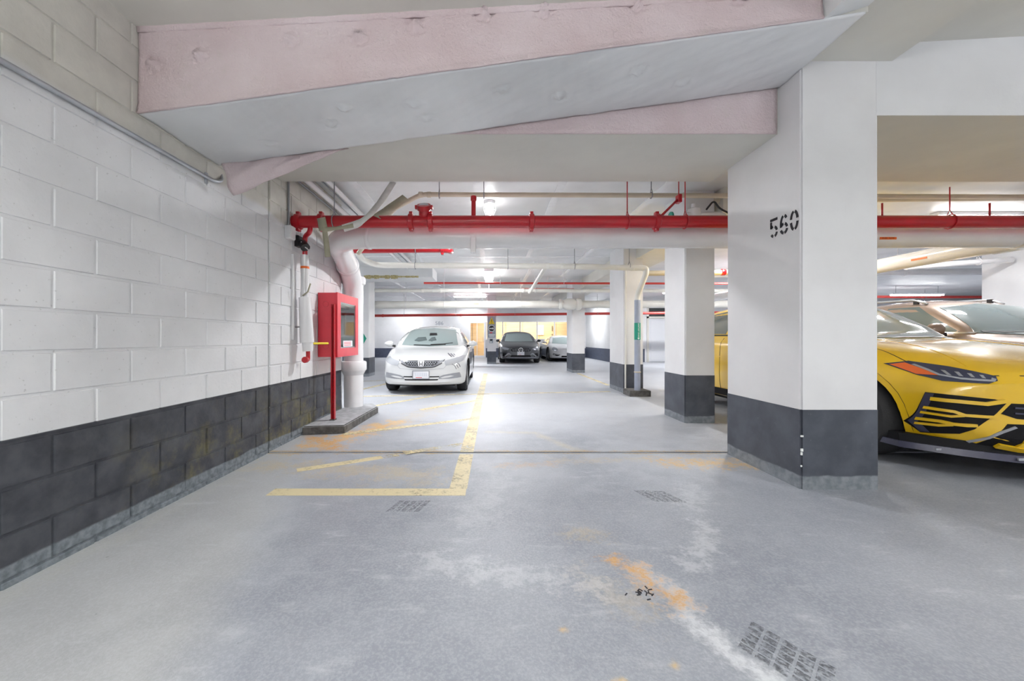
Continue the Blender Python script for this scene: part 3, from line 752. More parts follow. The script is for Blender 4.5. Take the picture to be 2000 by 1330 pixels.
# white storm main and its turn into the drain stack
PY, PZ, PR = 4.42, 2.236, .11
wp = thing('white_main_pipe', 'thick white drain main below the red pipe, turning down into the stack by the wall', 'pipe', (0, PY, PZ))
pth = fillet([(5.97, PY, PZ), (-1.74, PY, PZ), (-1.90, 5.05, PZ-.03), (-2.0, 5.75, 1.96), (-2.0, 5.75, .4)], .36, 10)
obj('pipe_run', tube(bmesh.new(), pth, [.11 if p.x > -1.3 else (.122 if p.x > -1.62 else (.136 if p.z > 1.9 else .136)) for p in pth], 24), 'white_pipe', wp, smooth=50)
obj('stack', tube(bmesh.new(), [(-2.0, 5.75, .10), (-2.0, 5.75, .62)], .138, 24), 'white_pipe', wp, smooth=50)
obj('stack', tube(bmesh.new(), [(-2.0, 5.75, .74), (-2.0, 5.75, 1.92)], .138, 24), 'white_pipe', wp, smooth=50)
obj('cleanout_hub', lathe(bmesh.new(), [(.138, .56), (.17, .62), (.185, .64), (.185, .74), (.175, .76), (.14, .77)], (-2.0, 5.75, 0), 'z', 24), 'white_pipe', wp, smooth=40)
obj('stack_hub', lathe(bmesh.new(), [(.138, 1.88), (.165, 1.90), (.175, 1.95), (.165, 2.0), (.13, 2.02)], (-2.0, 5.75, 0), 'z', 24), 'white_pipe', wp, smooth=40)
collar('elbow_joint', (-1.36, PY, PZ), (1, 0, 0), .128, .05, 'white_pipe', wp, 24)
collar('elbow_joint', (-1.945, 5.36, 2.10), (-.06, .6, -.21), .152, .06, 'white_pipe', wp, 24)
collar('pipe_clamp', (X(925, PY), PY, PZ), (1, 0, 0), .122, .10, 'white_pipe', wp)
box('clamp_tab', X(925, PY)-.03, X(925, PY)+.03, PY-.12, PY-.06, PZ-.19, PZ-.02, 'white_pipe', wp, .006)
collar('elbow_joint', (6.10, PY, PZ), (1, 0, 0), .125, .06, 'white_pipe', wp)
def label_band(x0, x1, y, z, r, parent, a0=-14, a1=14, m='orange', txt=True):
    bm = bmesh.new(); n = 6; A = []; B = []
    for i in range(n+1):
        a = math.radians(a0+(a1-a0)*i/n)
        for L, rr in ((A, r+.002), (B, r-.004)):
            L.append([bm.verts.new((x, y-rr*math.cos(a), z+rr*math.sin(a))) for x in (x0, x1)])
    for i in range(n):
        bm.faces.new((A[i][0], A[i][1], A[i+1][1], A[i+1][0])); bm.faces.new((B[i][0], B[i+1][0], B[i+1][1], B[i][1]))
    lb_ = obj('pipe_label', bm, m, parent)
    if txt:
        text_obj('label_text', 'STORM  WATER', (a1-a0)*math.pi/180*r*.75, ((x0+x1)/2, y-r-.003, z), ROT_FRONT, 'orange_ink', lb_, sx=.95)
    return lb_
label_band(X(1091, PY-.11), X(1126, PY-.11), PY, PZ-.010, PR, wp, -7, 7)
label_band(X(1718, PY-.11), X(1751, PY-.11), PY, PZ-.03, PR, wp, -7, 7)
# pipe turning straight back at the right end
bp = wp
pipe('back_run', [(6.13, PY+.16, PZ), (6.13, 5.0, PZ), (6.13, 12.0, PZ-.02)], .11, 'white_pipe', bp, seg=20)
obj('elbow', tube(bmesh.new(), fillet([(5.98, PY, PZ), (6.13, PY, PZ), (6.13, PY+.3, PZ)], .14), .124, 20), 'white_pipe', bp, smooth=50)
box('pipe_label', 6.02, 6.024, 5.35, 5.55, 2.20, 2.225, 'orange', bp)
# tan condensate pipe up by the ceiling
TY, TZ = 4.66, 2.81
tp = thing('tan_ceiling_pipe', 'thin tan pipe running under the ceiling above the red main, dropping at its left end', 'pipe', (1, TY, TZ))
pipe('pipe_run', [(9.3, TY, TZ-.03), (X(822, TY), TY, TZ+.01), (X(768, TY), TY+.05, TZ-.14), (X(700, 5.4), 5.4, 2.28)], .028, 'tan_pipe', tp, bend=.08)
for px in (822, 838): collar('fitting', (X(px, TY), TY, TZ+.008), (1, 0, 0), .034, .05, 'tan_pipe', tp)
for px in (945, 1272, 858): hanger(tp, X(px, TY), TY, CEIL, TZ, .028, 'rod')
tp2 = thing('tan_twin_pipe', 'pale tan pipe hugging the ceiling right of column 560', 'pipe', (6, 5.0, 2.87))
pipe('pipe_run', [(2.9, 5.0, 2.87), (9.3, 5.0, 2.93)], .04, 'tan_pipe', tp2); pipe('fitting', [(3.3, 5.0, 2.87), (3.6, 5.0, 2.875)], .05, 'tan_pipe', tp2)
# mechanical clutter near the top of column 560
vb = thing('valve_body', 'white valve body on the ceiling pipes left of column 560', 'valve', (2.2, 4.9, 2.7))
bm = lathe(bmesh.new(), [(.03, -.12), (.075, -.10), (.09, -.02), (.075, .05), (.035, .07), (.03, .12)], (X(1355, 4.9), 4.9, 2.67), 'z', 16); obj('body', bm, 'white_pipe', vb, smooth=50)
bm = lathe(bmesh.new(), [(.05, -.25), (.07, -.2), (.07, .2), (.05, .25)], (X(1375, 4.9), 4.9, 2.62), 'x', 14); obj('barrel', bm, 'white_pipe', vb, smooth=50)
bm = lathe(bmesh.new(), [(.07, -.01), (.07, .01)], (X(1310, 4.9), 4.9, 2.62), 'x', 14); obj('handwheel', bm, 'green_label', vb)
tube_bm = tube(bmesh.new(), fillet([(X(1375, 4.9), 4.85, 2.70), (X(1385, 4.9), 4.8, 2.80), (X(1400, 4.9), 4.85, 2.72), (X(1418, 4.9), 4.85, 2.66)], .05), .012, 8); obj('cable', tube_bm, 'black', vb, smooth=True)
# short red pipe
sr = thing('short_red_pipe', 'short bright red pipe with elbow behind the drain main near the stack', 'pipe', (-1.2, 6.0, 2.46))
pipe('pipe_run', [(X(660, 6), 6.0, 2.45), (X(872, 6), 6.0, 2.465)], .042, 'red_pipe', sr)
pipe('elbow', [(X(868, 6), 6.0, 2.465), (X(877, 6), 6.0, 2.465), (X(877, 6), 6.25, 2.50)], .05, 'red_pipe', sr, bend=.05); coupling(X(864, 6), sr, 6.0, 2.465, .045)
hanger(sr, X(812, 6), 6.0, CEIL, 2.46, .042)
# pale drain line in the mid aisle with its drop to the floor block
PT = 7.2
pd = thing('pale_drain_pipe', 'pale drain pipe across the aisle with a grey drop pipe down to the floor block', 'pipe', (0, PT, 2.44))
pipe('pipe_run', [(X(700, 6.6), 6.3, 2.62), (X(708, 6.9), 6.9, 2.50), (X(735, PT), PT, 2.455), (X(1100, PT), PT, 2.435), (X(1262, PT), PT, 2.40), (X(1262, PT), PT, 2.30), (2.83, 7.42, 1.92), (2.83, 7.42, 1.75)], .052, 'pale_pipe', pd, bend=.13, seg=16)
dr = obj('drop_pipe', tube(bmesh.new(), [(2.83, 7.42, .10), (2.83, 7.42, 1.83)], .056, 18), 'grey_pipe', pd, smooth=50)
collar('drop_ring', (2.83, 7.42, .46), (0, 0, 1), .062, .025, 'tan_pipe', pd)
lbz = obj('green_label', tube(bmesh.new(), [(2.83, 7.42, Z(663.5, 7.37)), (2.83, 7.42, Z(630.5, 7.37))], .0585, 18), 'green_label', pd, smooth=50)
ROT_UP = ROT_FRONT @ Matrix.Rotation(math.radians(-90), 3, 'Z')
text_obj('label_text', 'SANITARY DRAIN', .044, (2.83, 7.42-.0605, Z(645.5, 7.37)), ROT_UP, 'white_ink', lbz, sx=.80)
poly('arrow', [(2.805, Z(660, 7.37)), (2.855, Z(660, 7.37)), (2.83, Z(663, 7.37))], 7.42-.059, .002, 'white_ink', lbz)
for px in (1070, 1098, 1235): collar('fitting', (X(px, PT), PT, 2.437 if px < 1200 else 2.405), (1, 0, 0), .058, .06, 'pale_pipe', pd)
for px in (811, 992, 1122, 1229): hanger(pd, X(px, PT), PT, CEIL, 2.44, .052, 'rod')
pipe('branch', [(X(1066, PT), PT, 2.42), (X(1034, 11.8), 11.8, 2.50)], .042, 'pale_pipe', pd)
cd = thing('conduit_riser', 'slim pale conduit standing against the third column beside the grey drop pipe', 'conduit', (2.72, 7.76, 0))
pipe('tube', [(2.72, 7.76, .0), (2.72, 7.76, 2.6)], .016, 'pale_pipe', cd)
cp = thing('pale_cross_pipe', 'pale pipe reaching right behind the second column from the mid aisle drain', 'pipe', (4, 7.3, 2.3))
pipe('pipe_run', [(X(1262, 7.35), 7.35, 2.33), (5.6, 7.35, 2.36)], .05, 'tan_pipe', cp); collar('fitting', (X(1412, 7.35), 7.35, 2.35), (1, 0, 0), .062, .08, 'red_pipe', cp)
hanger(cp, 4.2, 7.35, CEIL, 2.345, .05); hanger(cp, 5.3, 7.35, CEIL, 2.357, .05)
kb = thing('floor_block', 'small dark concrete block under the grey drop pipe', 'block', (2.85, 7.5, 0))
obj('block', bx(bmesh.new(), 2.66, 3.05, 7.32, 7.72, -.01, .115, .008), 'concrete_block', kb)
# thin reds and whites further back
def run(name, label, x0, x1, y, z0, z1, r, m, hang=(), fits=(), hm='white_pipe'):
    t_ = thing(name, label, 'pipe', ((x0+x1)/2, y, z0))
    pipe('pipe_run', [(x0, y, z0), (x1, y, z1)], r, m, t_, seg=14)
    for x in hang:
        zc = z0+(z1-z0)*(x-x0)/(x1-x0); hanger(t_, x, y, CEIL, zc, r, hm)
    for x in fits: collar('fitting', (x, y, z0+(z1-z0)*(x-x0)/(x1-x0)), (1, 0, 0), r*1.18, r*1.3, m, t_)
    return t_
run('thin_red_pipe', 'thin red sprinkler pipe crossing above the pale pipes behind the aisle lamp', X(828, 10.4), 9, 10.4, 2.585, 2.565, .028, 'red_thin', hang=[-1.2, .3, 2.0])
run('thin_red_pipe', 'short thin red pipe just above the pale pipe near the bulging joint', 1.0, 2.6, 11.9, 2.62, 2.61, .028, 'red_thin', hang=[1.8])
run('pale_aisle_pipe', 'pale pipe crossing the aisle in front of the twin tube lamp', -6.7, 9, 11.8, 2.56, 2.55, .058, 'pale_pipe', hang=[-2.7, -1.7, .0, 1.4, 2.8], fits=[X(825, 11.8), X(861, 11.8), X(1022, 11.8), X(1035, 11.8), X(1146, 11.8)])
bigp = run('big_pale_pipe', 'thickest pale pipe crossing low in front of the far wall with a bulging joint', -6.7, 9, 12.2, 2.15, 2.19, .118, 'pale_pipe', hang=[-2.6, -1.4, 1.0])
gx = X(1113, 12.2)
obj('bulging_joint', lathe(bmesh.new(), [(.12, -.36), (.165, -.33), (.17, -.28), (.13, -.24), (.13, -.2), (.175, -.12), (.185, 0), (.17, .12), (.14, .18), (.19, .22), (.19, .30), (.165, .34), (.12, .37)], (gx, 12.2, 2.18), 'x', 20), 'pale_pipe', bigp, smooth=40)
box('pipe_label', X(925, 12.08), X(936, 12.08), 12.075, 12.09, 2.175, 2.195, 'orange', bigp)
run('far_red_pipe', 'red pipe crossing low in front of the far wall and sign column', -6.7, 12, 16.5, 2.06, 2.23, .055, 'red_thin', hang=[-3.6, -1.4, 1.1, 4.6], fits=[-1.2, -4.5], hm='rod')
run('right_white_pipe', 'bright white pipe under the ceiling right of column 560', 5.0, 12.5, 9.0, 2.58, 2.66, .075, 'white_pipe', hang=[9.6, 11.5])
run('right_white_pipe', 'second white pipe slanting above the roof of the brown vehicle', 7.5, 9.4, 7.0, 2.38, 2.52, .05, 'white_pipe', hang=[8.8])
run('right_red_pipe', 'thin red pipe high above the brown vehicle', 7.9, 9.4, 7.9, 2.66, 2.64, .035, 'red_thin', hang=[8.3, 9.2])
run('right_far_red_pipe', 'thin dark red pipe far behind the brown vehicle', 12, 24, 15.0, 2.72, 2.70, .05, 'red_thin', hang=[14.6, 16.8], hm='rod')

# ------------------------------------------------------------------ things on the left wall
cn = thing('wall_conduit', 'long grey steel conduit fixed along the upper block wall', 'conduit', (WX+.02, 1.5, 2.29))
pipe('tube', [(WX+.022, -4.0, 2.25), (WX+.022, 2.98, 2.295), (WX+.022, 3.06, 2.33), (WX-.02, 3.10, 2.42)], .0135, 'steel', cn, bend=.06)
for y in (-.9, .6, 2.9):
    bm = bmesh.new(); bx(bm, WX, WX+.02, y-.012, y+.012, 2.25, 2.33, .003); obj('clip', bm, 'steel', cn)
for i, (dx, z, r, m, lb_) in enumerate([(.05, 2.80, .012, 'rod', 'dark conduit nearest the wall corner under the rear ceiling'), (.12, 2.83, .035, 'white_pipe', 'white conduit along the left wall under the rear ceiling'), (.20, 2.90, .010, 'rod', 'thin dark conduit between white conduits under the rear ceiling'), (.27, 2.90, .03, 'white_pipe', 'white conduit farthest from the left wall under the rear ceiling')]):
    c_ = thing('ceiling_conduit', lb_, 'conduit', (WX+dx, 5, z), 'conduits along the wall corner')
    pipe('tube', [(WX+dx, 4.0, z), (WX+dx, 9.5 if i else 5.5, z)], r, m, c_, seg=10)
jb = thing('junction_box', 'white junction box on the block wall fed by a thin conduit', 'electrical box', (WX, 4.12, 2.15))
box('box', WX+.006, WX+.07, 4.02, 4.12, 2.13, 2.27, 'white_pipe', jb, .006); box('box_lid', WX+.068, WX+.076, 4.025, 4.115, 2.137, 2.263, 'white_pipe', jb, .003)
pipe('feed_conduit', [(WX+.022, 4.075, 2.26), (WX+.022, 4.075, 2.76), (WX+.022, 3.99, 2.84)], .011, 'rod', jb, bend=.04)
sp = thing('alarm_horn', 'black alarm device on the wall beside the white junction box', 'alarm', (WX+.06, 4.28, 2.12))
bm = bmesh.new(); bx(bm, WX, WX+.05, 4.23, 4.33, 2.10, 2.22, .006); obj('bracket', bm, 'black', sp)
bm = tube(bmesh.new(), [(WX+.05, 4.29, 2.16), (WX+.09, 4.25, 2.13), (WX+.13, 4.22, 2.08)], [.03, .045, .05], 12); obj('horn', bm, 'black', sp, smooth=40)
for k in range(3):
    bm = tube(bmesh.new(), [(WX+.09+k*.012, 4.20, 2.14-k*.02), (WX+.13+k*.012, 4.24, 2.10-k*.02)], .006, 6); obj('fin', bm, 'white_pipe', sp)
rs = thing('sprinkler_riser', 'white wrapped riser pipe with red drain valve left of the hose cabinet', 'pipe', (-2.03, 4.27, .8))
ry = RY+.07
obj('upper_wrap', tube(bmesh.new(), [(-2.02, ry, 2.01), (-2.02, ry, 1.53)], .042, 16), 'white_pipe', rs, smooth=50)
obj('lower_wrap', tube(bmesh.new(), [(-2.02, ry, 1.545), (-1.995, ry, 1.05)], [.062, .074], 16), 'white_pipe', rs, smooth=50)
obj('sleeve', tube(bmesh.new(), [(-1.99, ry, 1.06), (-1.985, ry, .955)], [.058, .054], 16), 'white_pipe', rs, smooth=50)
obj('drain_pipe', tube(bmesh.new(), fillet([(-1.985, ry, .97), (-1.985, ry, .86), (-1.985, ry-.05, .86)], .03), .022, 12), 'red_pipe', rs, smooth=50)
obj('drain_cap', lathe(bmesh.new(), [(.034, -.03), (.034, .01), (.028, .02)], (-1.985, ry-.05, .865), 'y', 14), 'red_pipe', rs, smooth=40)
obj('orange_band', tube(bmesh.new(), [(-2.02, ry, 1.86), (-2.02, ry, 1.885)], .0445, 16), 'orange', rs, smooth=50)
box('wall_strip', WX+.005, WX+.03, 4.16, 4.19, 1.08, 2.0, 'white_pipe', rs, .003)
bm = bmesh.new(); tube(bm, [(-2.02, ry-.05, 1.56), (-1.96, ry-.06, 1.60), (-1.93, ry-.06, 1.69)], .008, 6); obj('tie', bm, 'ribbon_tan', rs, smooth=True)
bm = bmesh.new(); tube(bm, [(WX, ry-.03, 1.22), (WX+.09, ry-.05, 1.22)], .008, 6); obj('bracket_pin', bm, 'rod', rs)
bm = bmesh.new(); tube(bm, [(-1.97, ry, 1.04), (-1.84, ry+.18, 1.04)], .012, 8); obj('yellow_tag', bm, 'yellow_sign', rs)
# concrete kerb
bm = bmesh.new(); prism(bm, [(WX+.012, 4.40), (-1.66, 4.47), (-1.63, 5.72), (-1.78, 5.98), (WX+.012, 5.98)], 'z', -.01, .10)
bmesh.ops.bevel(bm, geom=[e for e in bm.edges if e.verts[0].co.z > .05 and e.verts[1].co.z > .05], offset=.012, segments=2, affect='EDGES')
bmesh.ops.recalc_face_normals(bm, faces=bm.faces); bm.normal_update()
for f in bm.faces: f.material_index = 1 if f.normal.z > .9 else 0
kerb = obj('concrete_kerb', bm, ['concrete_block', 'block_top'], origin=(-1.9, 5.1, 0)); tag(kerb, 'rough concrete kerb on the floor under the white drain stack', 'kerb')
# fire hose cabinet
CX0, CX1, CY0, CY1, CZ0, CZ1 = WX+.011, -1.885, 4.80, 5.55, .868, 1.662
hc = thing('hose_cabinet', 'red fire hose cabinet with glazed door on the block wall', 'cabinet', ((CX0+CX1)/2, 5.2, CZ0))
bm = bmesh.new()
T = .012
for a in ((CX0, CX1, CY0, CY0+T, CZ0, CZ1), (CX0, CX1, CY1-T, CY1, CZ0, CZ1), (CX0, CX1, CY0+T, CY1-T, CZ1-T, CZ1), (CX0, CX1, CY0+T, CY1-T, CZ0, CZ0+T)): bx(bm, *a)
obj('body', bm, 'cab_red', hc); box('brightening_liner', CX0+.01, CX1-.01, CY1-T-.004, CY1-T, CZ0+T, CZ1-T, 'plate', hc); box('brightening_liner', CX0+.01, CX1-.01, CY0+T, CY0+T+.004, CZ0+T, CZ1-T, 'plate', hc); box('back_panel', CX0, CX0+.01, CY0+T, CY1-T, CZ0+T, CZ1-T, 'plate', hc)  # white liners added to brighten the interior like a reflection in the glass
bm = bmesh.new(); fw = .105
for a in ((CY0-.004, CY0+fw, CZ0-.004, CZ1+.004), (CY1-fw, CY1+.004, CZ0-.004, CZ1+.004), (CY0+fw, CY1-fw, CZ1-fw, CZ1+.004), (CY0+fw, CY1-fw, CZ0-.004, CZ0+fw)): bx(bm, CX1, CX1+.018, a[0], a[1], a[2], a[3])
dr_ = obj('door', bm, 'cab_red', hc)
box('glass', CX1+.004, CX1+.008, CY0+fw, CY1-fw, CZ0+fw, CZ1-fw, 'window_pane', dr_)
bm = bmesh.new(); bx(bm, CX1+.008, CX1+.011, CY0+fw, CY0+fw+.012, CZ0+fw, CZ1-fw); bx(bm, CX1+.008, CX1+.011, CY1-fw-.012, CY1-fw, CZ0+fw, CZ1-fw); bx(bm, CX1+.008, CX1+.011, CY0+fw, CY1-fw, CZ0+fw, CZ0+fw+.012); bx(bm, CX1+.008, CX1+.011, CY0+fw, CY1-fw, CZ1-fw-.012, CZ1-fw); obj('gasket', bm, 'steel', dr_)
lbk = box('instruction_label', CX1+.0085, CX1+.0095, CY0+fw+.10, CY1-fw-.1, CZ0+fw+.015, CZ0+fw+.095, 'plate', dr_)
for z in (.03, .05, .07): box('print_line', CX1+.009, CX1+.0103, CY0+fw+.13, CY1-fw-.16, CZ0+fw+z, CZ0+fw+z+.008, 'red_ink', lbk)
for z in (1.52, 1.0):
    bm = lathe(bmesh.new(), [(.034, -.002), (.034, .001)], (CX0+.095, CY0-.0, z), 'y', 24); bmesh.ops.delete(bm, geom=[f for f in bm.faces if len(f.verts) > 6], context='FACES'); 
    bm.free(); bm = bmesh.new(); tube(bm, [(CX0+.095+.034*math.cos(a), CY0-.001, z+.034*math.sin(a)) for a in [2*math.pi*k/24 for k in range(25)]], .0018, 5); obj('knockout', bm, 'red_pipe', hc)
# hose inside
hs = thing('fire_hose', 'folded pale fire hose hanging inside the red cabinet', 'hose', (-2.02, 5.15, 1.0))
for k in range(7):
    y = CY0+.16+k*.045; bm = tube(bmesh.new(), fillet([(-2.02, y, 1.05+.02*(k % 2)), (-2.02, y, 1.48), (-2.02, y+.022, 1.5), (-2.02, y+.04, 1.48), (-2.02, y+.045, 1.02)], .02), .017, 8); obj('hose_fold', bm, 'pale_pipe', hs, smooth=True)
box('hose_rack', -2.09, -1.95, CY0+.12, CY1-.12, 1.50, 1.54, 'red_pipe', hs)
ex = pipe('nozzle', [(-2.0, CY1-.16, 1.45), (-2.0, CY1-.16, 1.15)], .018, 'tan_pipe', hs)
# perforated red post
pr = thing('perforated_post', 'red perforated steel post standing on the kerb against the hose cabinet', 'post', (-1.885, 4.70, .10))
px0, py0 = -1.905, 4.74
bm = bmesh.new(); bx(bm, px0-.022, px0+.022, py0+.036, py0+.04, .10, 1.515); bx(bm, px0-.022, px0-.018, py0, py0+.036, .10, 1.515); bx(bm, px0+.018, px0+.022, py0, py0+.036, .10, 1.515)
bx(bm, px0-.018, px0-.012, py0, py0+.004, .10, 1.515); bx(bm, px0+.012, px0+.018, py0, py0+.004, .10, 1.515)
chn = obj('channel', bm, 'red_pipe', pr)
for k in range(17):
    z = .16+k*.045; bm = lathe(bmesh.new(), [(.0075, -.002), (.0075, .001)], (px0, py0+.035, z), 'y', 10); obj('slot', bm, 'black', pr)
box('post_foot', px0-.03, px0+.03, py0-.02, py0+.05, .10, .112, 'concrete_block', pr)
# torn ribbons
def ribbon(name, pts, wd, m, parent):
    pts = [Vector(p) for p in fillet(pts, .05, 4)]; bm = bmesh.new(); rows = []
    for i, p in enumerate(pts):
        d = (pts[min(i+1, len(pts)-1)]-pts[max(i-1, 0)]).normalized(); n = d.cross(Vector((0, 1, 0))).normalized()
        tw = Vector((0, .5*math.sin(i*.5), 0)); n = (n+tw).normalized()*wd/2
        rows.append([p+n, p-n])
    A = [[bm.verts.new(v) for v in r] for r in rows]; B = [[bm.verts.new(v+Vector((0, .002, 0))) for v in r] for r in rows]
    for i in range(len(rows)-1):
        bm.faces.new((A[i][0], A[i+1][0], A[i+1][1], A[i][1])); bm.faces.new((B[i][0], B[i][1], B[i+1][1], B[i+1][0]))
        bm.faces.new((A[i][0], B[i][0], B[i+1][0], A[i+1][0])); bm.faces.new((A[i][1], A[i+1][1], B[i+1][1], B[i][1]))
    return obj(name, bm, m, parent, smooth=True)
yr = 4.10
W_ = lambda px, py, Y: (X(px, Y), Y, Z(py, Y))
rbn = thing('torn_wrap', 'torn strip of pale pipe wrap dangling over the red main near the wall', 'pipe wrap', W_(700, 430, yr))
ribbon('long_strip', [W_(768, 356, 4.75), W_(745, 392, 4.5), W_(722, 420, yr), W_(700, 437, yr), W_(670, 446, yr)], .075, 'ribbon', rbn)
ribbon('back_strip', [W_(792, 385, 4.5), W_(760, 408, 4.35), W_(735, 424, 4.12)], .09, 'ribbon_tan', rbn)
ribbon('collar_strip', [W_(627, 425, yr), W_(632, 450, yr-.01)], .09, 'ribbon_tan', rbn)
ribbon('side_strip', [W_(632, 449, yr-.02), W_(655, 446, yr-.02), W_(690, 440, yr-.01)], .05, 'ribbon_tan', rbn)
ribbon('hanging_tail', [W_(634, 450, yr-.02), W_(638, 478, yr-.02), W_(640, 502, yr-.01)], .055, 'ribbon_tan', rbn)
# green diamond on the pale column
gd = obj('green_diamond', prism(bmesh.new(), [(-3.62, 1.27), (-3.52, 1.10), (-3.62, .93), (-3.72, 1.10)], 'y', 11.185, 11.197), 'green_label', None); tag(gd, 'green diamond marker on the pale column behind the drain stack', 'marker')

# ------------------------------------------------------------------ lamps
def area(parent, loc, sx, sy, power, colr=(.975, .985, 1.0), rot=(0, 0, 0)):
    d = bpy.data.lights.new('lamp_light', 'AREA'); d.shape = 'RECTANGLE'; d.size = sx; d.size_y = sy; d.energy = power*LAMP; d.color = colr
    o = bpy.data.objects.new('lamp_light', d); col.objects.link(o); o.parent = parent; o.location = Vector(loc)-wloc(parent); o.rotation_euler = rot
    return o
def strip_lamp(label, x, y, z, ln, along, power, group='fluorescent ceiling lamps', tubes=2):
    t_ = thing('fluorescent_lamp', label, 'lamp', (x, y, z), group)
    hx, hy = (ln/2, .07) if along == 'x' else (.07, ln/2)
    box('housing', x-hx, x+hx, y-hy, y+hy, z-.05, z, 'frame_white', t_, .006)
    for s in ((-1, 1) if tubes == 2 else (0,)):
        o_ = .045*s
        a = (x-hx+.04, y+o_, z-.075) if along == 'x' else (x+o_, y-hy+.04, z-.075)
        b_ = (x+hx-.04, y+o_, z-.075) if along == 'x' else (x+o_, y+hy-.04, z-.075)
        obj('tube', tube(bmesh.new(), [a, b_], .018, 10), 'lamp_tube', t_, smooth=50)
    if CEIL-z > .1 and y > 3:
        for s in (-.8, .8): obj('hanging_rod', tube(bmesh.new(), [(x+hx*s, y, z), (x+hx*s, y, CEIL)], .006, 6), 'rod', t_)
    area(t_, (x, y, z-.105), 2*hx-.1, 2*hy, power)
    return t_
def fill_pend(label, x, y, z, ln, down, up):  # added, unseen lamps; their upward light fills the soffit and pink blanket
    t_ = thing('fluorescent_lamp', label, 'lamp', (x, y, z), 'fluorescent ceiling lamps')
    box('housing', x-ln/2, x+ln/2, y-.03, y+.03, z-.03, z+.03, 'frame_white', t_, .006)
    for s_ in (-1, 1): obj('tube', tube(bmesh.new(), [(x-ln/2+.04, y+.06*s_, z), (x+ln/2-.04, y+.06*s_, z)], .018, 10), 'lamp_tube', t_, smooth=50)
    for s_ in (-.8, .8): obj('hanging_rod', tube(bmesh.new(), [(x+ln/2*s_, y, z+.03), (x+ln/2*s_, y, zfront(x+ln/2*s_)+.01)], .006, 6), 'rod', t_)
    area(t_, (x, y, z-.06), ln, .15, down); area(t_, (x, y, z+.06), ln, .15, up, rot=(math.pi, 0, 0))
# caged bulb lamp above the red main
cl = thing('caged_lamp', 'bright caged ceiling lamp above the red main in the aisle', 'lamp', (0.01, 5.4, CEIL))
obj('base', lathe(bmesh.new(), [(.07, -.04), (.075, 0)], (.01, 5.4, CEIL), 'z', 18), 'frame_white', cl)
obj('bulb', lathe(bmesh.new(), [(.03, -.04), (.05, -.07), (.06, -.12), (.045, -.17), (.015, -.19)], (.01, 5.4, CEIL), 'z', 16), 'lamp_tube', cl, smooth=True)
for k in range(6):
    a = k*math.pi/3; ca, sa = math.cos(a), math.sin(a)
    obj('cage_wire', tube(bmesh.new(), [(.01+.075*ca, 5.4+.075*sa, CEIL-.03), (.01+.085*ca, 5.4+.085*sa, CEIL-.12), (.01+.05*ca, 5.4+.05*sa, CEIL-.20), (.01, 5.4, CEIL-.215)], .004, 5), 'steel', cl)
area(cl, (.01, 5.4, CEIL-.23), .25, .25, 38)
# wraparound lamp seen end-on
wl_ = thing('wraparound_lamp', 'glowing wraparound lamp on the ceiling over the middle of the aisle', 'lamp', (0, 11.0, CEIL))
box('end_cap', -.13, .13, 10.42, 10.45, CEIL-.10, CEIL, 'frame_white', wl_)
bm = prism(bmesh.new(), [(-.12, CEIL), (-.13, CEIL-.12), (-.08, CEIL-.22), (.08, CEIL-.22), (.13, CEIL-.12), (.12, CEIL)], 'y', 10.45, 11.65); obj('lens', bm, 'lamp_lens', wl_)
area(wl_, (0, 11.05, CEIL-.24), .2, 1.2, 52)
strip_lamp('twin tube lamp across the ceiling between the aisle and the far wall', X(918, 17), 17.0, CEIL, 1.45, 'x', 50)
strip_lamp('tube lamp at the far left above the white sedan', X(790, 21.5), 21.5, CEIL, 1.2, 'x', 24)
strip_lamp('tube lamp at the far wall above the glazed door', X(920, 22), 22.0, CEIL, .9, 'x', 14)
strip_lamp('tube lamp left of the drain stack behind the block wall', -3.0, 7.3, CEIL, 1.3, 'y', 44)
strip_lamp('tube lamp on the wide ceiling far behind the brown vehicle', 15.4, 14.0, 2.74, 1.9, 'x', 120)
strip_lamp('tube lamp near the curved bright wall at the far right', 4.6, 20.2, CEIL, 1.2, 'y', 40)
strip_lamp('tube lamp over the aisle beyond the yellow car', 6.8, 9.8, CEIL, 1.3, 'x', 65)
strip_lamp('added tube lamp brightening the white service door', 7.6, 15.6, CEIL, 1.3, 'x', 55)  # added lamp with no known source, lifts the dark door area
strip_lamp('tube lamp over the parked brown vehicle', 7.4, 5.9, CEIL, 1.3, 'x', 45)
strip_lamp('tube lamp behind the second column over the parking bays', 4.6, 6.6, CEIL, 1.2, 'y', 35)
fill_pend('added fill tube lamp hung behind the camera over the left of the bay', -.6, -1.4, 2.30, 1.3, 42, 75)
fill_pend('added fill tube lamp hung behind the camera over the right of the bay', 4.8, -.8, 2.35, 1.3, 42, 60)
ll = thing('lobby_lamp', 'warm ceiling light inside the lobby behind the glass', 'lamp', (2, 24.5, 2.9))
box('housing', .2, 4.2, 24.3, 24.7, 2.86, 2.94, 'frame_white', ll); box('lens', .25, 4.15, 24.34, 24.66, 2.845, 2.86, 'lamp_warm', ll)
area(ll, (2.2, 24.4, 2.83), 5, .5, 95, (1, .86, .66))
tag(box('ceiling', -1.7, 6.1, BY+.2, 25.8, 2.95, 3.0, 'white_paint'), kind=STRUCT)

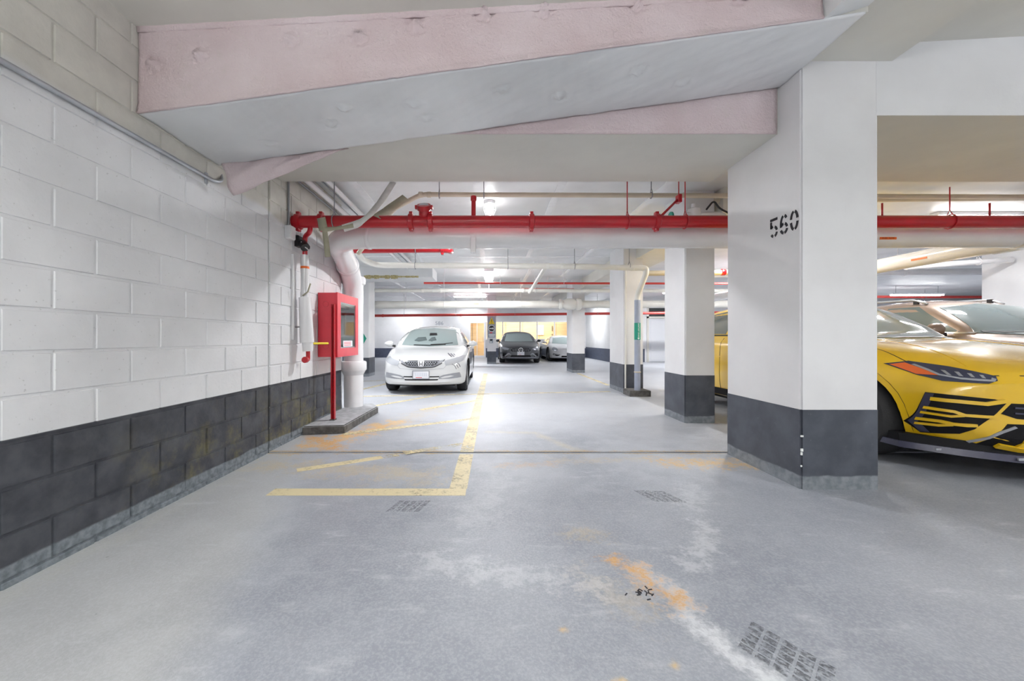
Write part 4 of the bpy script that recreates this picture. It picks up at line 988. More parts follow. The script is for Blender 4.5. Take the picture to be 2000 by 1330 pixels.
# ------------------------------------------------------------------ cars
def pchip(xs, ys, t):
    n = len(xs)
    h = [xs[i+1]-xs[i] for i in range(n-1)]; d = [(ys[i+1]-ys[i])/h[i] for i in range(n-1)]
    m = [0]*n; m[0] = d[0]; m[-1] = d[-1]
    for i in range(1, n-1):
        if d[i-1]*d[i] > 0:
            w1 = 2*h[i]+h[i-1]; w2 = h[i]+2*h[i-1]; m[i] = (w1+w2)/(w1/d[i-1]+w2/d[i])
    i = 0
    while i < n-2 and t > xs[i+1]: i += 1
    s = (t-xs[i])/h[i]; s2, s3 = s*s, s*s*s
    return (2*s3-3*s2+1)*ys[i]+(s3-2*s2+s)*h[i]*m[i]+(-2*s3+3*s2)*ys[i+1]+(s3-s2)*h[i]*m[i+1]
def prof(zb, wb, ws, zs_, wm, zm, wsh, zsh, wg, zg, wr_, zr, zt):
    return [(0, zb), (wb, zb), (ws, zs_), (wm, zm), (wsh, zsh), (wg, zg), (wr_, zr), (wr_*.55, zr+(zt-zr)*.78), (0, zt)]
class Car:
    def __init__(s, name, label, loc, stations, paint, bow, bowlen, bow_p=2.0, rbow=.2, wheel=None, pu=4, pv=4):
        s.loc = Vector(loc); s.e = thing(name, label, 'car', loc); s.paint = paint
        s.L = stations[-1][0]
        ys = [q[0] for q in stations]; P = [prof(*q[1]) for q in stations]; n = len(P[0])
        W = max(p[3][0] for p in P); s.W = W
        idx = list(range(n)); dense = []
        for p in P:
            a = []
            for k in range((n-1)*pv+1):
                t_ = k/pv; a.append((pchip(idx, [q[0] for q in p], t_), pchip(idx, [q[1] for q in p], t_)))
            dense.append(a)
        m = len(dense[0]); yy = []
        for i in range(len(ys)-1):
            for k in range(pu): yy.append(ys[i]+(ys[i+1]-ys[i])*k/pu)
        yy.append(ys[-1])
        def bowf(x, y):
            f = max(0, 1-y/bowlen); g = max(0, 1-(s.L-y)/.8)
            r = min(1, abs(x)/W)
            return bow*r**bow_p*f*f*(3-2*f) - rbow*r**2*g*g
        s.bowf = bowf
        bm = bmesh.new(); R = []; Lh = []
        for y in yy:
            pr = [(max(0, pchip(ys, [dense[i][k][0] for i in range(len(ys))], y)), pchip(ys, [dense[i][k][1] for i in range(len(ys))], y)) for k in range(m)]
            R.append([bm.verts.new((x, y+bowf(x, y), z)) for x, z in pr]); Lh.append([bm.verts.new((-x, y+bowf(x, y), z)) for x, z in pr])
        for G, fl in ((R, 0), (Lh, 1)):
            for i in range(len(G)-1):
                for k in range(m-1):
                    q = (G[i][k], G[i+1][k], G[i+1][k+1], G[i][k+1]); bm.faces.new(q if not fl else q[::-1])
        for Ra, La, y, fl in ((R[0], Lh[0], yy[0], 0), (R[-1], Lh[-1], yy[-1], 1)):     # end caps
            c = 12; rows = []
            for k in range(m):
                a, b_ = La[k].co, Ra[k].co; row = [La[k]]
                for j in range(1, c):
                    x = a.x+(b_.x-a.x)*j/c; row.append(bm.verts.new((x, y+bowf(x, y), a.z)))
                row.append(Ra[k]); rows.append(row)
            for r0, r1 in zip(rows, rows[1:]):
                for j in range(c): bm.faces.new((r0[j], r0[j+1], r1[j+1], r1[j]))
        bmesh.ops.remove_doubles(bm, verts=bm.verts, dist=.0008)
        bmesh.ops.dissolve_degenerate(bm, edges=bm.edges, dist=.0004)
        bmesh.ops.recalc_face_normals(bm, faces=bm.faces)
        me = bpy.data.meshes.new('body'); bm.to_mesh(me); bm.free(); me.materials.append(MATS[paint]); me.materials.append(MATS['black'])
        s.body = bpy.data.objects.new('body', me); col.objects.link(s.body)
        if wheel:
            s.wr, s.ww, wys, ar = wheel
            cut = bmesh.new()
            for y in wys:
                for sd in (-1, 1):
                    lathe(cut, [(ar, sd*(W-.34)), (ar, sd*(W+.2))], (0, y, s.wr+.015), 'x', 36)
            bmesh.ops.recalc_face_normals(cut, faces=cut.faces)
            cm = bpy.data.meshes.new('c'); cut.to_mesh(cm); cut.free(); cm.materials.append(MATS[paint]); cm.materials.append(MATS['black'])
            for p_ in cm.polygons: p_.material_index = 1
            co = bpy.data.objects.new('c', cm); col.objects.link(co)
            md = s.body.modifiers.new('b', 'BOOLEAN'); md.operation = 'DIFFERENCE'; md.object = co; md.solver = 'EXACT'
            nm = bpy.data.meshes.new_from_object(s.body.evaluated_get(bpy.context.evaluated_depsgraph_get()))
            s.body.modifiers.clear(); s.body.data = nm; bpy.data.objects.remove(co)
        set_smooth_angle(s.body.data, 38)
        s.body.parent = s.e
        b2 = bmesh.new(); b2.from_mesh(s.body.data); s.bvh = BVHTree.FromBMesh(b2); b2.free()
        if wheel:
            for y in wheel[2]:
                for sd in (-1, 1): s.wheel(sd, y)
    def o(s, name, bm, m, parent=None, smooth=False):
        bmesh.ops.translate(bm, verts=bm.verts, vec=s.loc)
        return obj(name, bm, m, parent or s.e, smooth)
    def wheel(s, sd, y):
        r, w_ = s.wr, s.ww; xc = sd*(s.W-.035-w_/2)
        pf_ = [(r*.66, -w_*.42), (r*.74, -w_*.5), (r*.93, -w_*.5), (r*.985, -w_*.40), (r, -w_*.28), (r, w_*.28), (r*.985, w_*.40), (r*.93, w_*.5), (r*.74, w_*.5), (r*.66, w_*.42)]
        t_ = s.o('tyre', lathe(bmesh.new(), pf_, (xc, y, r), 'x', 36), 'dark_rubber', None, 35)
        bm = bmesh.new(); out = xc+sd*w_*.42
        lathe(bm, [(r*.68, -.02*sd), (r*.68, .012*sd), (r*.62, .014*sd), (r*.60, -.02*sd)], (out, y, r), 'x', 32)
        for k in range(5):
            a = k*2*math.pi/5+.3
            for da in (-.16, .16):
                d = Vector((0, math.cos(a+da), math.sin(a+da))); n = Vector((0, -d.z, d.y))*.022
                q = [d*r*.08-n, d*r*.64-n*1.1, d*r*.64+n*1.1, d*r*.08+n]
                A = [bm.verts.new(Vector((out+.012*sd, y, r))+v) for v in q]; B = [bm.verts.new(Vector((out-.02*sd, y, r))+v) for v in q]
                bm.faces.new(A); bm.faces.new(B[::-1])
                for i in range(4): bm.faces.new((A[i], B[i], B[(i+1) % 4], A[(i+1) % 4]))
        lathe(bm, [(r*.16, -.02*sd), (r*.16, .016*sd), (r*.1, .022*sd)], (out, y, r), 'x', 20)
        s.o('rim', bm, 'rim', t_, 35)
        s.o('hub_well', lathe(bmesh.new(), [(r*.64, -.03*sd), (r*.64, -.024*sd)], (out, y, r), 'x', 28), 'black', t_)
    def hit(s, a, b_, view):
        if view == 'front': org, d = Vector((a, -2, b_)), Vector((0, 1, 0))
        elif view == 'right': org, d = Vector((3, a, b_)), Vector((-1, 0, 0))
        elif view == 'left': org, d = Vector((-3, a, b_)), Vector((1, 0, 0))
        else: org, d = Vector((a, b_, 4)), Vector((0, 0, -1))
        h = s.bvh.ray_cast(org, d)
        if h[0] is None: h = s.bvh.find_nearest(org+d*2.2 if view != 'top' else org+d*3)
        n = h[1] if h[1].dot(d) < 0 else -h[1]
        return h[0], (d*.35-n*.65).normalized()
    def patch(s, name, pts, m, view='front', off=.004, th=.012, step=.05, parent=None, sym=False, smooth=True):
        """panel following the body under a 2D outline; sym makes the mirrored twin too"""
        res = []
        for sx in ((1, -1) if sym else (1,)):
            P = [(p[0]*sx, p[1]) for p in pts] if view in ('front', 'top') else pts
            vw = view if view in ('front', 'top') else (view if sx == 1 else ('left' if view == 'right' else 'right'))
            bm = bmesh.new(); vsx = [bm.verts.new((p[0], p[1], 0)) for p in P]
            bm.faces.new(vsx)
            for ax in (0, 1):
                lo = min(p[ax] for p in P); hi = max(p[ax] for p in P); k = int((hi-lo)/step)
                for i in range(1, k+1):
                    cpt = Vector((0, 0, 0)); cpt[ax] = lo+(hi-lo)*i/(k+1); nn = Vector((0, 0, 0)); nn[ax] = 1
                    bmesh.ops.bisect_plane(bm, geom=bm.verts[:]+bm.edges[:]+bm.faces[:], plane_co=cpt, plane_no=nn, dist=1e-5)
            back = {}
            dd = {}
            for v in bm.verts[:]:
                q, d = s.hit(v.co.x, v.co.y, vw); v.co = q-d*off; dd[v] = d
            fs = bm.faces[:]; be = [e for e in bm.edges if len(e.link_faces) == 1]
            for v in bm.verts[:]: back[v] = bm.verts.new(v.co+dd[v]*th)
            for f in fs: bm.faces.new([back[v] for v in reversed(f.verts)])
            for e in be:
                a, b_ = e.verts; bm.faces.new((a, b_, back[b_], back[a]))
            res.append(s.o(name, bm, m, parent, 40 if smooth else False))
        return res if sym else res[0]
    def line(s, name, pts, wd, m, view='front', off=.003, th=.006, parent=None, sym=False, step=.06):
        pts = [Vector(p) for p in pts]; dn = [pts[0]]
        for a, b_ in zip(pts, pts[1:]):
            k = max(1, int((b_-a).length/step))
            dn += [a.lerp(b_, i/k) for i in range(1, k+1)]
        res = []
        for sx in ((1, -1) if sym else (1,)):
            vw = view if view in ('front', 'top') or sx == 1 else ('left' if view == 'right' else 'right')
            fl = sx if view in ('front', 'top') else 1
            bm = bmesh.new(); rows = []
            for i, p in enumerate(dn):
                d2 = (dn[min(i+1, len(dn)-1)]-dn[max(i-1, 0)]).normalized(); n = Vector((-d2.y, d2.x))*wd/2
                top = []; bot = []
                for q in (p+n, p-n):
                    h, d = s.hit(q.x*fl, q.y, vw); top.append(h-d*off); bot.append(h+d*(th-off))
                rows.append([bm.verts.new(v) for v in (top[0], top[1], bot[1], bot[0])])
            for a, b_ in zip(rows, rows[1:]):
                for k in range(4): bm.faces.new((a[k], b_[k], b_[(k+1) % 4], a[(k+1) % 4]))
            bm.faces.new(rows[0]); bm.faces.new(rows[-1][::-1])
            res.append(s.o(name, bm, m, parent, 40))
        return res if sym else res[0]
    def plate(s, x0, x1, z0, z1, text, tilt=0):
        y = min(s.hit(x, z, 'front')[0].y for x in (x0, 0, x1) for z in (z0, z1))-.012
        b_ = bx(bmesh.new(), x0, x1, y-.008, y+.03, z0, z1, .003); p_ = s.o('number_plate', b_, 'plate', None)
        bm = bmesh.new(); t_ = .012
        for a in ((x0-t_, x0, z0-t_, z1+t_), (x1, x1+t_, z0-t_, z1+t_), (x0, x1, z1, z1+t_), (x0, x1, z0-t_, z0)): bx(bm, a[0], a[1], y-.012, y+.03, a[2], a[3])
        s.o('plate_frame', bm, 'grey_plastic', p_)
        if text:
            n = 7
            for i in range(n):
                xa = x0+.03+(x1-x0-.06)*i/n; s.o('plate_mark', bx(bmesh.new(), xa+.006, xa+(x1-x0-.06)/n-.008, y-.0095, y-.007, z0+.045, z1-.03), 'plate_grey', p_)
            s.o('plate_strip', bx(bmesh.new(), x0+.05, x0+.17, y-.0095, y-.007, z0+.012, z0+.024), 'red_ink', p_)
    def mirror(s, sd, x, y, z, m, w_=.11, h=.075, dark=None):
        bm = bmesh.new(); bmesh.ops.create_uvsphere(bm, u_segments=18, v_segments=10, radius=1)
        for v in bm.verts:
            v.co = Vector((v.co.x*w_, (v.co.y if v.co.y < 0 else v.co.y*.25)*.085, v.co.z*h*(1-.18*v.co.x*sd)))
            v.co += Vector((sd*(x+w_*.75), y, z))
        mo = s.o('mirror', bm, m, None, True)
        bm = prism(bmesh.new(), [(sd*(x-.06), z-h*1.3), (sd*(x+.05), z-h*.7), (sd*(x+.05), z-h*.45), (sd*(x-.06), z-h*.4)], 'y', y-.02, y+.03); s.o('mirror_stalk', bm, dark or 'black', mo)

def scale_st(st, sx, sy, sz):
    xi = (1, 2, 4, 6, 8, 10)
    return [(y*sy, tuple(v*sx if i in xi else v*sz for i, v in enumerate(p))) for y, p in st]
SEDAN = [
 (0.00, (.26, .50, .60, .29, .66, .42, .62, .57, .48, .635, .28, .655, .660)),
 (0.05, (.21, .60, .72, .25, .76, .43, .72, .62, .55, .695, .30, .715, .722)),
 (0.25, (.18, .68, .80, .22, .835, .46, .81, .68, .64, .765, .34, .79, .80)),
 (0.60, (.17, .70, .84, .22, .865, .50, .845, .74, .70, .835, .36, .865, .875)),
 (1.00, (.16, .70, .85, .22, .875, .55, .86, .83, .755, .905, .40, .93, .94)),
 (1.25, (.16, .70, .85, .22, .875, .55, .865, .87, .785, .935, .70, 1.05, 1.085)),
 (1.90, (.16, .70, .85, .22, .875, .55, .87, .89, .80, .955, .575, 1.32, 1.385)),
 (2.40, (.16, .70, .85, .22, .875, .55, .87, .90, .80, .965, .565, 1.36, 1.435)),
 (3.00, (.16, .70, .85, .22, .875, .55, .87, .91, .80, .97, .55, 1.325, 1.40)),
 (3.60, (.16, .70, .85, .22, .875, .55, .865, .92, .79, .98, .57, 1.15, 1.21)),
 (3.95, (.17, .70, .84, .23, .87, .55, .85, .93, .75, 1.0, .48, 1.05, 1.07)),
 (4.30, (.19, .66, .80, .26, .84, .55, .80, .84, .69, .96, .40, .99, 1.0)),
 (4.47, (.24, .52, .66, .30, .74, .52, .70, .74, .58, .86, .34, .90, .91))]
SUV = [
 (0.00, (.33, .50, .64, .36, .78, .50, .80, .64, .70, .735, .42, .775, .785)),
 (0.10, (.25, .60, .76, .30, .88, .50, .88, .69, .76, .805, .46, .85, .86)),
 (0.35, (.22, .70, .89, .30, .955, .52, .945, .77, .81, .89, .50, .935, .945)),
 (0.70, (.22, .75, .95, .30, .99, .55, .98, .84, .85, .975, .55, 1.01, 1.02)),
 (1.20, (.22, .75, .96, .30, 1.0, .58, .985, .90, .87, 1.045, .55, 1.075, 1.08)),
 (1.60, (.22, .75, .96, .30, 1.0, .60, .985, .95, .885, 1.075, .60, 1.11, 1.12)),
 (1.90, (.22, .75, .96, .30, 1.0, .60, .985, .97, .90, 1.09, .79, 1.24, 1.31)),
 (2.45, (.22, .75, .96, .30, 1.0, .60, .985, .99, .905, 1.11, .69, 1.50, 1.57)),
 (2.95, (.22, .75, .96, .30, 1.0, .60, .985, 1.0, .905, 1.13, .66, 1.55, 1.638)),
 (3.60, (.22, .75, .96, .30, 1.0, .60, .985, 1.02, .90, 1.15, .64, 1.53, 1.62)),
 (4.30, (.24, .75, .95, .32, .995, .62, .98, 1.02, .88, 1.16, .62, 1.43, 1.50)),
 (4.80, (.28, .70, .90, .36, .96, .64, .94, .98, .83, 1.12, .58, 1.20, 1.25)),
 (5.08, (.34, .55, .75, .40, .86, .62, .84, .85, .72, 1.0, .45, 1.03, 1.04))]

def side_glass(c, front, mid, rear, zb, zt, m, bpil=.04, seam='black'):
    """two door windows per side between y positions, given top and bottom outlines"""
    for vw in ('right', 'left'):
        f = c.patch('front_side_window', [(front+.12, zb(front+.12)), (mid-bpil, zb(mid)), (mid-bpil, zt(mid-bpil)), (front+.75, zt(front+.75))], m, vw, .004, .012, .12)
        r = c.patch('rear_side_window', [(mid+bpil, zb(mid)), (rear-.15, zb(rear)), (rear-.38, zt(rear-.4)), (mid+bpil, zt(mid+bpil))], m, vw, .004, .012, .12)

# ---- white sedan
civ = Car('white_sedan', 'white sedan facing the camera parked beyond the drain stack', (-1.30, 7.45, 0), scale_st(SEDAN, 1, 1, .985), 'white_car', .32, 1.5, 2.2, wheel=(.315, .205, (.87, 3.54), .36))
CENTER = [(-.62, .96), (-.52, 1.30), (0, 1.345), (.52, 1.30), (.62, .96), (0, .925)]
ws_ = civ.patch('windshield', CENTER, 'car_glass_reflect', 'front', .008, .012, .05)
civ.line('wiper', [(-.35, .955), (.0, .945), (.35, .965)], .018, 'black', 'front', .014, .01, ws_); civ.line('wiper', [(.02, .965), (.30, .975), (.5, 1.0)], .012, 'black', 'front', .014, .01, ws_)
civ.patch('inner_mirror', [(-.06, 1.22), (.1, 1.22), (.12, 1.17), (-.05, 1.16)], 'black', 'front', .014, .006, .1, ws_)
for a, b_ in ((-.36, -.08), (-.05, .13)): civ.patch('headrest_shape', [(a, 1.05), (a+.06, 1.12), (b_-.05, 1.13), (b_, 1.06), (b_-.1, 1.04), (a+.1, 1.03)], 'car_glass', 'front', .014, .006, .1, ws_)
side_glass(civ, 1.05, 2.35, 3.75, lambda y: .975+.01*y, lambda y: 1.335-.05*abs(y-2.2)**2, 'car_glass_reflect')
for q in civ.patch('headlight', [(.43, .665), (.46, .575), (.60, .585), (.78, .655), (.805, .75), (.76, .755), (.60, .705)], 'lamp_clear', 'front', .006, .02, .05, sym=True):
    pass
civ.patch('grille_surround', [(-.43, .685), (-.36, .60), (-.24, .548), (0, .532), (.24, .548), (.36, .60), (.43, .685), (.36, .675), (-.36, .675)], 'grey_plastic', 'front', .004, .02, .05)
gr = civ.patch('grille', [(-.345, .672), (-.28, .60), (-.2, .572), (0, .56), (.2, .572), (.28, .60), (.345, .672)], 'grille_black', 'front', .010, .02, .05)
for k in range(4):
    z = .655-k*.026; hw = .34-.035*k; civ.line('grille_bar', [(-hw, z), (0, z-.004), (hw, z)], .008, 'lamp_glass', 'front', .016, .01, gr)
for k in range(-7, 8):
    for j in range(3):
        x = k*.045+(.022 if j % 2 else 0); z = .642-j*.026
        if abs(x) < .33-.06*j and abs(x) > .07: civ.line('grille_web', [(x, z+.012), (x, z-.012)], .012, 'lamp_glass', 'front', .016, .01, gr)
em = civ.patch('emblem_plate', [(-.062, .665), (.062, .665), (.052, .572), (.03, .562), (-.03, .562), (-.052, .572)], 'bright_trim', 'front', .022, .02, .05)
for sx in (-1, 1): civ.line('emblem_stroke', [(sx*.032, .652), (sx*.022, .61), (sx*.026, .575)], .010, 'grille_black', 'front', .025, .004, em)
civ.line('emblem_stroke', [(-.022, .612), (.022, .612)], .010, 'grille_black', 'front', .025, .004, em)
civ.line('grille_lip', [(-.44, .69), (-.38, .615), (-.25, .552), (0, .532), (.25, .552), (.38, .615), (.44, .69)], .014, 'black', 'front', .008, .01)
civ.patch('lower_intake', [(-.34, .375), (.34, .375), (.36, .355), (-.36, .355)], 'grille_black', 'front', .004, .012, .05); civ.patch('lower_intake', [(-.33, .318), (.33, .318), (.31, .295), (-.31, .295)], 'grille_black', 'front', .004, .012, .05)
for q in civ.patch('fog_bezel', [(.34, .365), (.42, .395), (.60, .425), (.72, .435), (.735, .40), (.75, .335), (.55, .318), (.33, .322)], 'grey_plastic', 'front', .004, .012, .05, sym=True): pass
for q in civ.patch('fog_blade', [(.36, .345), (.45, .372), (.55, .382), (.62, .372), (.52, .345), (.40, .332)], 'white_car', 'front', .010, .012, .05, sym=True): pass
civ.line('bumper_seam', [(.47, .57), (.42, .52), (.2, .505), (-.2, .505), (-.42, .52), (-.47, .57)], .005, 'grey_plastic', 'front', .002, .004)
civ.plate(-.15, .15, .335, .475, True)
for k in range(3):
    civ.line('dark_curve', [(.47+k*.055, .80-.006*k), (.52+k*.055, .765-.006*k), (.56+k*.05, .735)], .012, 'navy_plastic', 'front', .008, .004); civ.line('dark_curve', [(.58+k*.045, .60+.012*k), (.63+k*.04, .565+.012*k), (.66+k*.035, .50+.02*k)], .009, 'navy_plastic', 'front', .004, .004)  # thin dark curves above and below the headlight
for sd in (-1, 1): civ.mirror(sd, .86, 1.28, .985, 'white_car', .105, .065)
civ.line('door_seam', [(1.22, .95), (1.15, .6), (1.25, .26)], .008, 'grey_plastic', 'right'); civ.line('door_seam', [(2.37, .96), (2.37, .26)], .008, 'grey_plastic', 'right')
civ.o('underbody', bx(bmesh.new(), -.62, .62, .45, 4.1, .14, .22, .02), 'black')

# ---- dark grey sedan with vertical bar grille
mer = Car('grey_sedan', 'dark grey sedan with vertical bar grille facing out of the far bay', (1.40, 17.1, 0), scale_st(SEDAN, 1.085, 1.10, 1.03), 'grey_car', .34, 1.5, 2.2, wheel=(.345, .235, (.90, 3.80), .385))
w2 = mer.patch('windshield', [(-.66, .985), (-.55, 1.33), (0, 1.37), (.55, 1.33), (.66, .985), (0, .955)], 'car_glass_reflect', 'front', .008, .012, .06)
side_glass(mer, 1.15, 2.6, 4.1, lambda y: 1.0+.01*y, lambda y: 1.37-.05*abs(y-2.4)**2, 'car_glass')
gm = mer.patch('grille', [(-.44, .60), (-.36, .685), (0, .70), (.36, .685), (.44, .60), (.38, .525), (0, .515), (-.38, .525)], 'grille_black', 'front', .006, .02, .06)
for k in range(-7, 8):
    if abs(k) > 1: mer.line('grille_bar', [(k*.052, .67), (k*.05, .535)], .011, 'lamp_glass', 'front', .016, .012, gm)
yf = mer.hit(0, .6, 'front')[0].y
bm = bmesh.new(); ring = [(.088*math.cos(a), yf-.025, .605+.088*math.sin(a)) for a in [2*math.pi*k/24 for k in range(25)]]; tube(bm, ring, .016, 6)
for a in (90, 210, 330):
    ca, sa = math.cos(math.radians(a)), math.sin(math.radians(a)); tube(bm, [(0, yf-.025, .605), (.085*ca, yf-.025, .605+.085*sa)], [.016, .004], 6)
mer.o('star_emblem', bm, 'bright_trim', gm, True)
mer.patch('headlight', [(.50, .665), (.56, .60), (.72, .62), (.86, .70), (.87, .755), (.72, .73)], 'lamp_glass', 'front', .006, .02, .06, sym=True)
mer.patch('side_intake', [(.55, .43), (.76, .47), (.80, .33), (.60, .31)], 'grille_black', 'front', .004, .012, .06, sym=True)
mer.patch('intake_blade', [(.40, .37), (.50, .47), (.56, .47), (.72, .33), (.66, .32), (.52, .41)], 'grey_plastic', 'front', .010, .012, .05, sym=True)
mer.patch('lower_intake', [(-.42, .375), (.42, .375), (.46, .30), (-.46, .30)], 'grille_black', 'front', .004, .012, .06)
mer.line('splitter', [(-.72, .275), (-.3, .262), (.3, .262), (.72, .275)], .025, 'lamp_glass', 'front', .008, .02)
mer.plate(-.15, .15, .385, .525, True)
for sd in (-1, 1): mer.mirror(sd, .92, 1.45, 1.01, 'black', .09, .06)
# ---- pearl coupe half behind the far column
por = Car('pearl_coupe', 'low pearl white sports coupe half hidden behind the far right column', (3.78, 18.3, 0), scale_st(SEDAN, 1.03, .98, .90), 'pearl_car', .38, 1.5, 2.2, wheel=(.33, .24, (.92, 3.38), .365))
por.patch('windshield', [(-.64, .87), (-.52, 1.15), (0, 1.19), (.52, 1.15), (.64, .87), (0, .84)], 'car_glass_reflect', 'front', .008, .012, .06)
side_glass(por, 1.05, 2.2, 3.4, lambda y: .87+.01*y, lambda y: 1.19-.06*abs(y-2.1)**2, 'car_glass')
for q in por.patch('headlight', [(.50, .56), (.56, .66), (.66, .70), (.74, .66), (.76, .58), (.68, .52), (.56, .52)], 'lamp_glass', 'front', .008, .02, .05, sym=True): pass
por.patch('side_intake', [(.42, .36), (.72, .41), (.74, .34), (.56, .28), (.46, .30)], 'grille_black', 'front', .004, .012, .06, sym=True)
por.line('intake_blade', [(.45, .345), (.72, .375)], .02, 'pearl_car', 'front', .012, .01, sym=True)
por.patch('lower_intake', [(-.34, .30), (.34, .30), (.38, .235), (-.38, .235)], 'grille_black', 'front', .004, .012, .06)
for vw in ('left', 'right'): por.patch('side_scoop', [(2.72, .72), (2.98, .66), (2.92, .45), (2.80, .42)], 'grille_black', vw, .004, .012, .1)
for sd in (-1, 1): por.mirror(sd, .90, 1.35, .93, 'pearl_car', .10, .06)

# ---- yellow performance SUV
UX, UY = 4.40, 2.72
uru = Car('yellow_suv', 'yellow sporty vehicle parked close beside column 560', (UX, UY, 0), SUV, 'yellow_car', .62, 1.25, 2.6, wheel=(.375, .30, (1.02, 4.02), .43), pu=5)
wu = uru.patch('windshield', [(-.82, 1.125), (-.64, 1.495), (0, 1.555), (.64, 1.495), (.82, 1.125), (.4, 1.105), (0, 1.10), (-.4, 1.105)], 'car_glass_reflect', 'front', .008, .012, .05)
side_glass(uru, 1.75, 3.0, 4.5, lambda y: 1.125+.012*y, lambda y: 1.53-.05*abs(y-2.9)**2, 'car_glass')
hl = uru.patch('headlight', [(.885, .872), (.79, .90), (.69, .866), (.585, .808), (.60, .775), (.646, .752), (.70, .752), (.784, .755), (.837, .791)], 'lamp_glass_dark', 'front', .006, .02, .03, sym=True)
for i, sx in enumerate((1, -1)):
    h_ = hl[i]
    uru.patch('indicator', [(sx*.872, .866), (sx*.815, .884), (sx*.80, .845), (sx*.775, .795), (sx*.836, .797)], 'lamp_orange', 'front', .010, .01, .03, h_)
    uru.line('light_blade', [(sx*.80, .872), (sx*.775, .80), (sx*.72, .778), (sx*.62, .772), (sx*.605, .79)], .014, 'lamp_glass', 'front', .012, .008, h_, step=.03)
    for k in range(4): uru.line('led_cell', [(sx*(.74-k*.035), .835-.008*k), (sx*(.745-k*.035), .80-.004*k)], .012, 'grey_plastic', 'front', .010, .006, h_)
hx = uru.patch('side_intake', [(.846, .658), (.625, .64), (.575, .625), (.62, .533), (.73, .352), (.82, .318), (.878, .396)], 'grille_black', 'front', .004, .02, .03, sym=True)
for i, sx in enumerate((1, -1)):
    def bar(pts, wd=.022): uru.line('intake_fin', [(sx*a, b_) for a, b_ in pts], wd, 'yellow_car', 'front', .020, .018, hx[i], step=.03)
    bar([(.835, .610), (.66, .602), (.585, .632)], .028)
    bar([(.850, .535), (.775, .525), (.735, .503), (.628, .507)]); bar([(.856, .493), (.78, .487), (.74, .499)], .018)
    bar([(.862, .437), (.80, .438), (.765, .427), (.692, .432)]); bar([(.856, .397), (.80, .403), (.765, .42)], .018)
    uru.line('intake_rim', [(sx*.836, .652), (sx*.862, .41), (sx*.815, .33)], .02, 'navy_plastic', 'front', .012, .012, hx[i], step=.03)
gc = uru.patch('center_grille', [(-.56, .615), (-.60, .535), (-.54, .505), (0, .50), (.54, .505), (.60, .535), (.56, .615), (.3, .625), (-.3, .625)], 'grille_black', 'front', .004, .015, .05)
for z in (.545, .585): uru.line('grille_bar', [(-.55, z), (0, z-.005), (.55, z)], .012, 'navy_plastic', 'front', .012, .01, gc)
li = uru.patch('lower_intake', [(-.66, .285), (-.575, .462), (-.5, .468), (0, .465), (.5, .468), (.575, .462), (.66, .285), (.3, .262), (-.3, .262)], 'grille_black', 'front', .004, .015, .04)
for sx in (-1, 1): uru.line('intake_trim', [(sx*.69, .295), (sx*.60, .40), (sx*.545, .445)], .016, 'grey_plastic', 'front', .012, .01, li)
for sx in (-1, 1):
    uru.line('yellow_blade', [(sx*.60, .300), (sx*.50, .285), (sx*.1, .278)], .030, 'yellow_car', 'front', .03, .025, li); uru.patch('yellow_pillar', [(sx*.53, .30), (sx*.42, .295), (sx*.42, .38), (sx*.51, .36)], 'yellow_car', 'front', .02, .02, .05, li)
def lipf(z0, z1, out, back, wx):
    bm = bmesh.new(); n = 40; rows = []
    for i in range(n+1):
        x = -wx+2*wx*i/n; y = UYF(x)
        rows.append([bm.verts.new((x, y-out, z0)), bm.verts.new((x, y-out+.015, z1)), bm.verts.new((x, y+back, z1)), bm.verts.new((x, y+back, z0))])
    for a, b_ in zip(rows, rows[1:]):
        for k in range(4): bm.faces.new((a[k], b_[k], b_[(k+1) % 4], a[(k+1) % 4]))
    bm.faces.new(rows[0]); bm.faces.new(rows[-1][::-1]); return bm
def UYF(x): return .03+uru.bowf(x*1.02, .0)*.97
uru.o('front_splitter', lipf(.185, .235, .035, .45, .95), 'navy_plastic', None, 30)
uru.o('lower_valance', lipf(.235, .30, -.012, .3, .93), 'grille_black', None, 30)
for sx in (-1, 1):
    for x in (.52, .82): uru.o('splitter_glint', bx(bmesh.new(), sx*x-.03, sx*x+.03, UYF(x)-.04, UYF(x)-.03, .205, .222), 'lamp_glass')
uru.line('hood_seam', [(-.585, .812), (-.47, .818), (0, .822), (.47, .818), (.585, .812)], .006, 'black', 'front', .001, .004)
uru.line('hood_crease', [(-.62, .35), (-.50, .8), (-.40, 1.4)], .010, 'yellow_car', 'top', .004, .006, sym=True); uru.line('hood_seam', [(-.80, .62), (-.80, 1.1), (-.80, 1.55)], .006, 'black', 'top', .001, .004, sym=True)
uru.patch('cowl', [(-.78, 1.60), (-.4, 1.52), (0, 1.50), (.4, 1.52), (.78, 1.60), (.78, 1.66), (0, 1.57), (-.78, 1.66)], 'black', 'top', .004, .01, .08)
for sx in (-1, 1):
    yy_ = uru.hit(sx*.93, .40, 'front')[0]; uru.o('parking_sensor', lathe(bmesh.new(), [(.014, -.006), (.012, .004)], (sx*.925, yy_.y, .43), 'y', 12), 'yellow_sign')
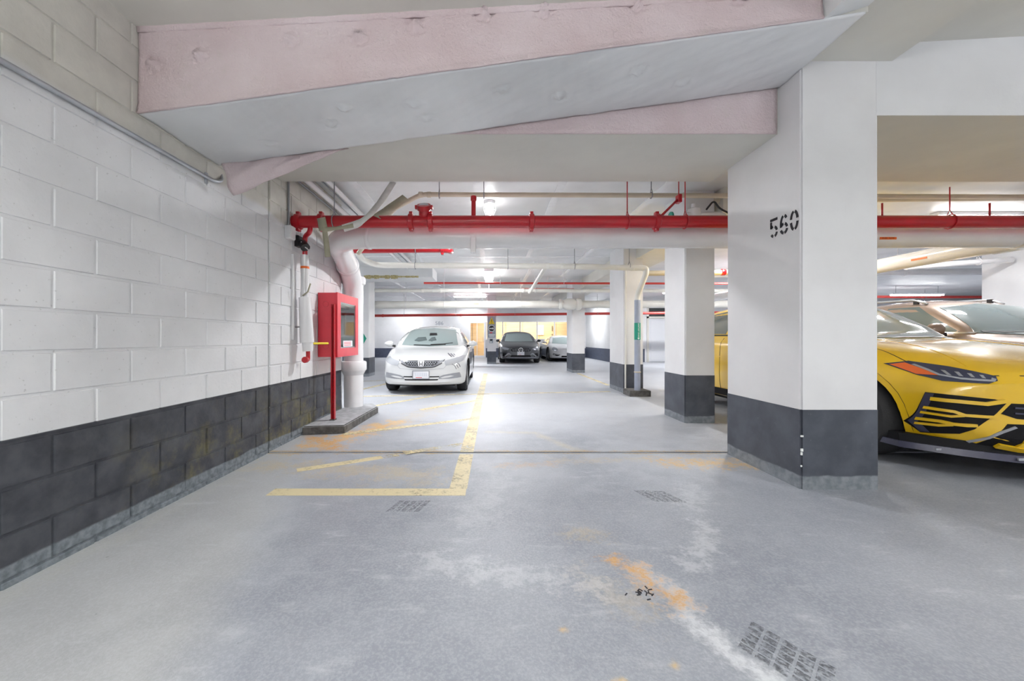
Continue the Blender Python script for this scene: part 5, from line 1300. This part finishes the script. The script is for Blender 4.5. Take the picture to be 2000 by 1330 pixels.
for vw in ('left', 'right'):
    uru.line('arch_trim', [(1.02+.452*math.cos(a), .39+.452*math.sin(a)) for a in [math.radians(-18+216*k/18) for k in range(19)]], .05, 'black', vw, .006, .03); uru.line('arch_trim', [(4.02+.452*math.cos(a), .39+.452*math.sin(a)) for a in [math.radians(-18+216*k/18) for k in range(19)]], .05, 'black', vw, .006, .03)
    uru.line('sill', [(1.5, .32), (3.5, .32)], .10, 'grille_black', vw, .012, .03); uru.line('door_seam', [(1.72, 1.08), (1.62, .7), (1.70, .36)], .008, 'black', vw); uru.line('door_seam', [(3.02, 1.1), (3.02, .36)], .008, 'black', vw); uru.line('body_crease', [(1.6, .78), (3.6, .86)], .012, 'yellow_car', vw, .008, .01)
    uru.line('window_trim', [(1.75, 1.125), (4.5, 1.16)], .018, 'black', vw, .008, .01)
for sd in (-1, 1): uru.mirror(sd, .97, 2.02, 1.04, 'yellow_car', .12, .075)
uru.o('underbody', bx(bmesh.new(), -.7, .7, .6, 4.6, .16, .26, .02), 'black')

# ---- bronze crossover behind it
bro = Car('bronze_suv', 'bronze brown vehicle with roof rails parked beyond the yellow car', (6.98, 3.35, 0), scale_st(SUV, .95, .93, 1.03), 'brown_car', .45, 1.25, 2.4, wheel=(.36, .24, (.95, 3.72), .41))
wb_ = bro.patch('windshield', [(-.76, 1.165), (-.60, 1.53), (0, 1.595), (.60, 1.53), (.76, 1.165), (.4, 1.14), (0, 1.135), (-.4, 1.14)], 'car_glass_half_reflect', 'front', .008, .012, .05)
bro.line('wiper', [(-.70, 1.18), (-.3, 1.165), (.1, 1.17)], .02, 'black', 'front', .014, .01, wb_); bro.line('wiper', [(.0, 1.185), (.35, 1.17), (.6, 1.18)], .02, 'black', 'front', .014, .01, wb_)
side_glass(bro, 1.62, 2.85, 4.2, lambda y: 1.16+.012*y, lambda y: 1.565-.05*abs(y-2.7)**2, 'car_glass')
for vw in ('left', 'right'):
    bro.line('window_trim', [(1.62, 1.165), (4.15, 1.20)], .02, 'chrome', vw, .010, .01)
for sd in (-1, 1):
    bm = tube(bmesh.new(), fillet([(sd*.56, 2.35, 1.60), (sd*.565, 2.5, 1.675), (sd*.555, 3.3, 1.695), (sd*.54, 3.9, 1.64), (sd*.53, 4.05, 1.54)], .1), .018, 8); rr = bro.o('roof_rail', bm, 'steel', None, True)
    for y in (2.5, 3.3, 3.85): bro.o('rail_foot', bx(bmesh.new(), sd*.555-.015, sd*.555+.015, y-.03, y+.03, 1.55, 1.685), 'black', rr)
    bro.mirror(sd, .94, 1.85, 1.215, 'brown_car', .12, .09)
bro.patch('headlight', [(.55, .80), (.60, .72), (.82, .76), (.84, .88), (.7, .87)], 'lamp_glass', 'front', .006, .02, .06, sym=True)
bro.patch('grille', [(-.42, .80), (.42, .80), (.36, .55), (-.36, .55)], 'grille_black', 'front', .006, .02, .06)
bro.patch('lower_intake', [(-.6, .48), (.6, .48), (.5, .36), (-.5, .36)], 'grille_black', 'front', .004, .012, .06)
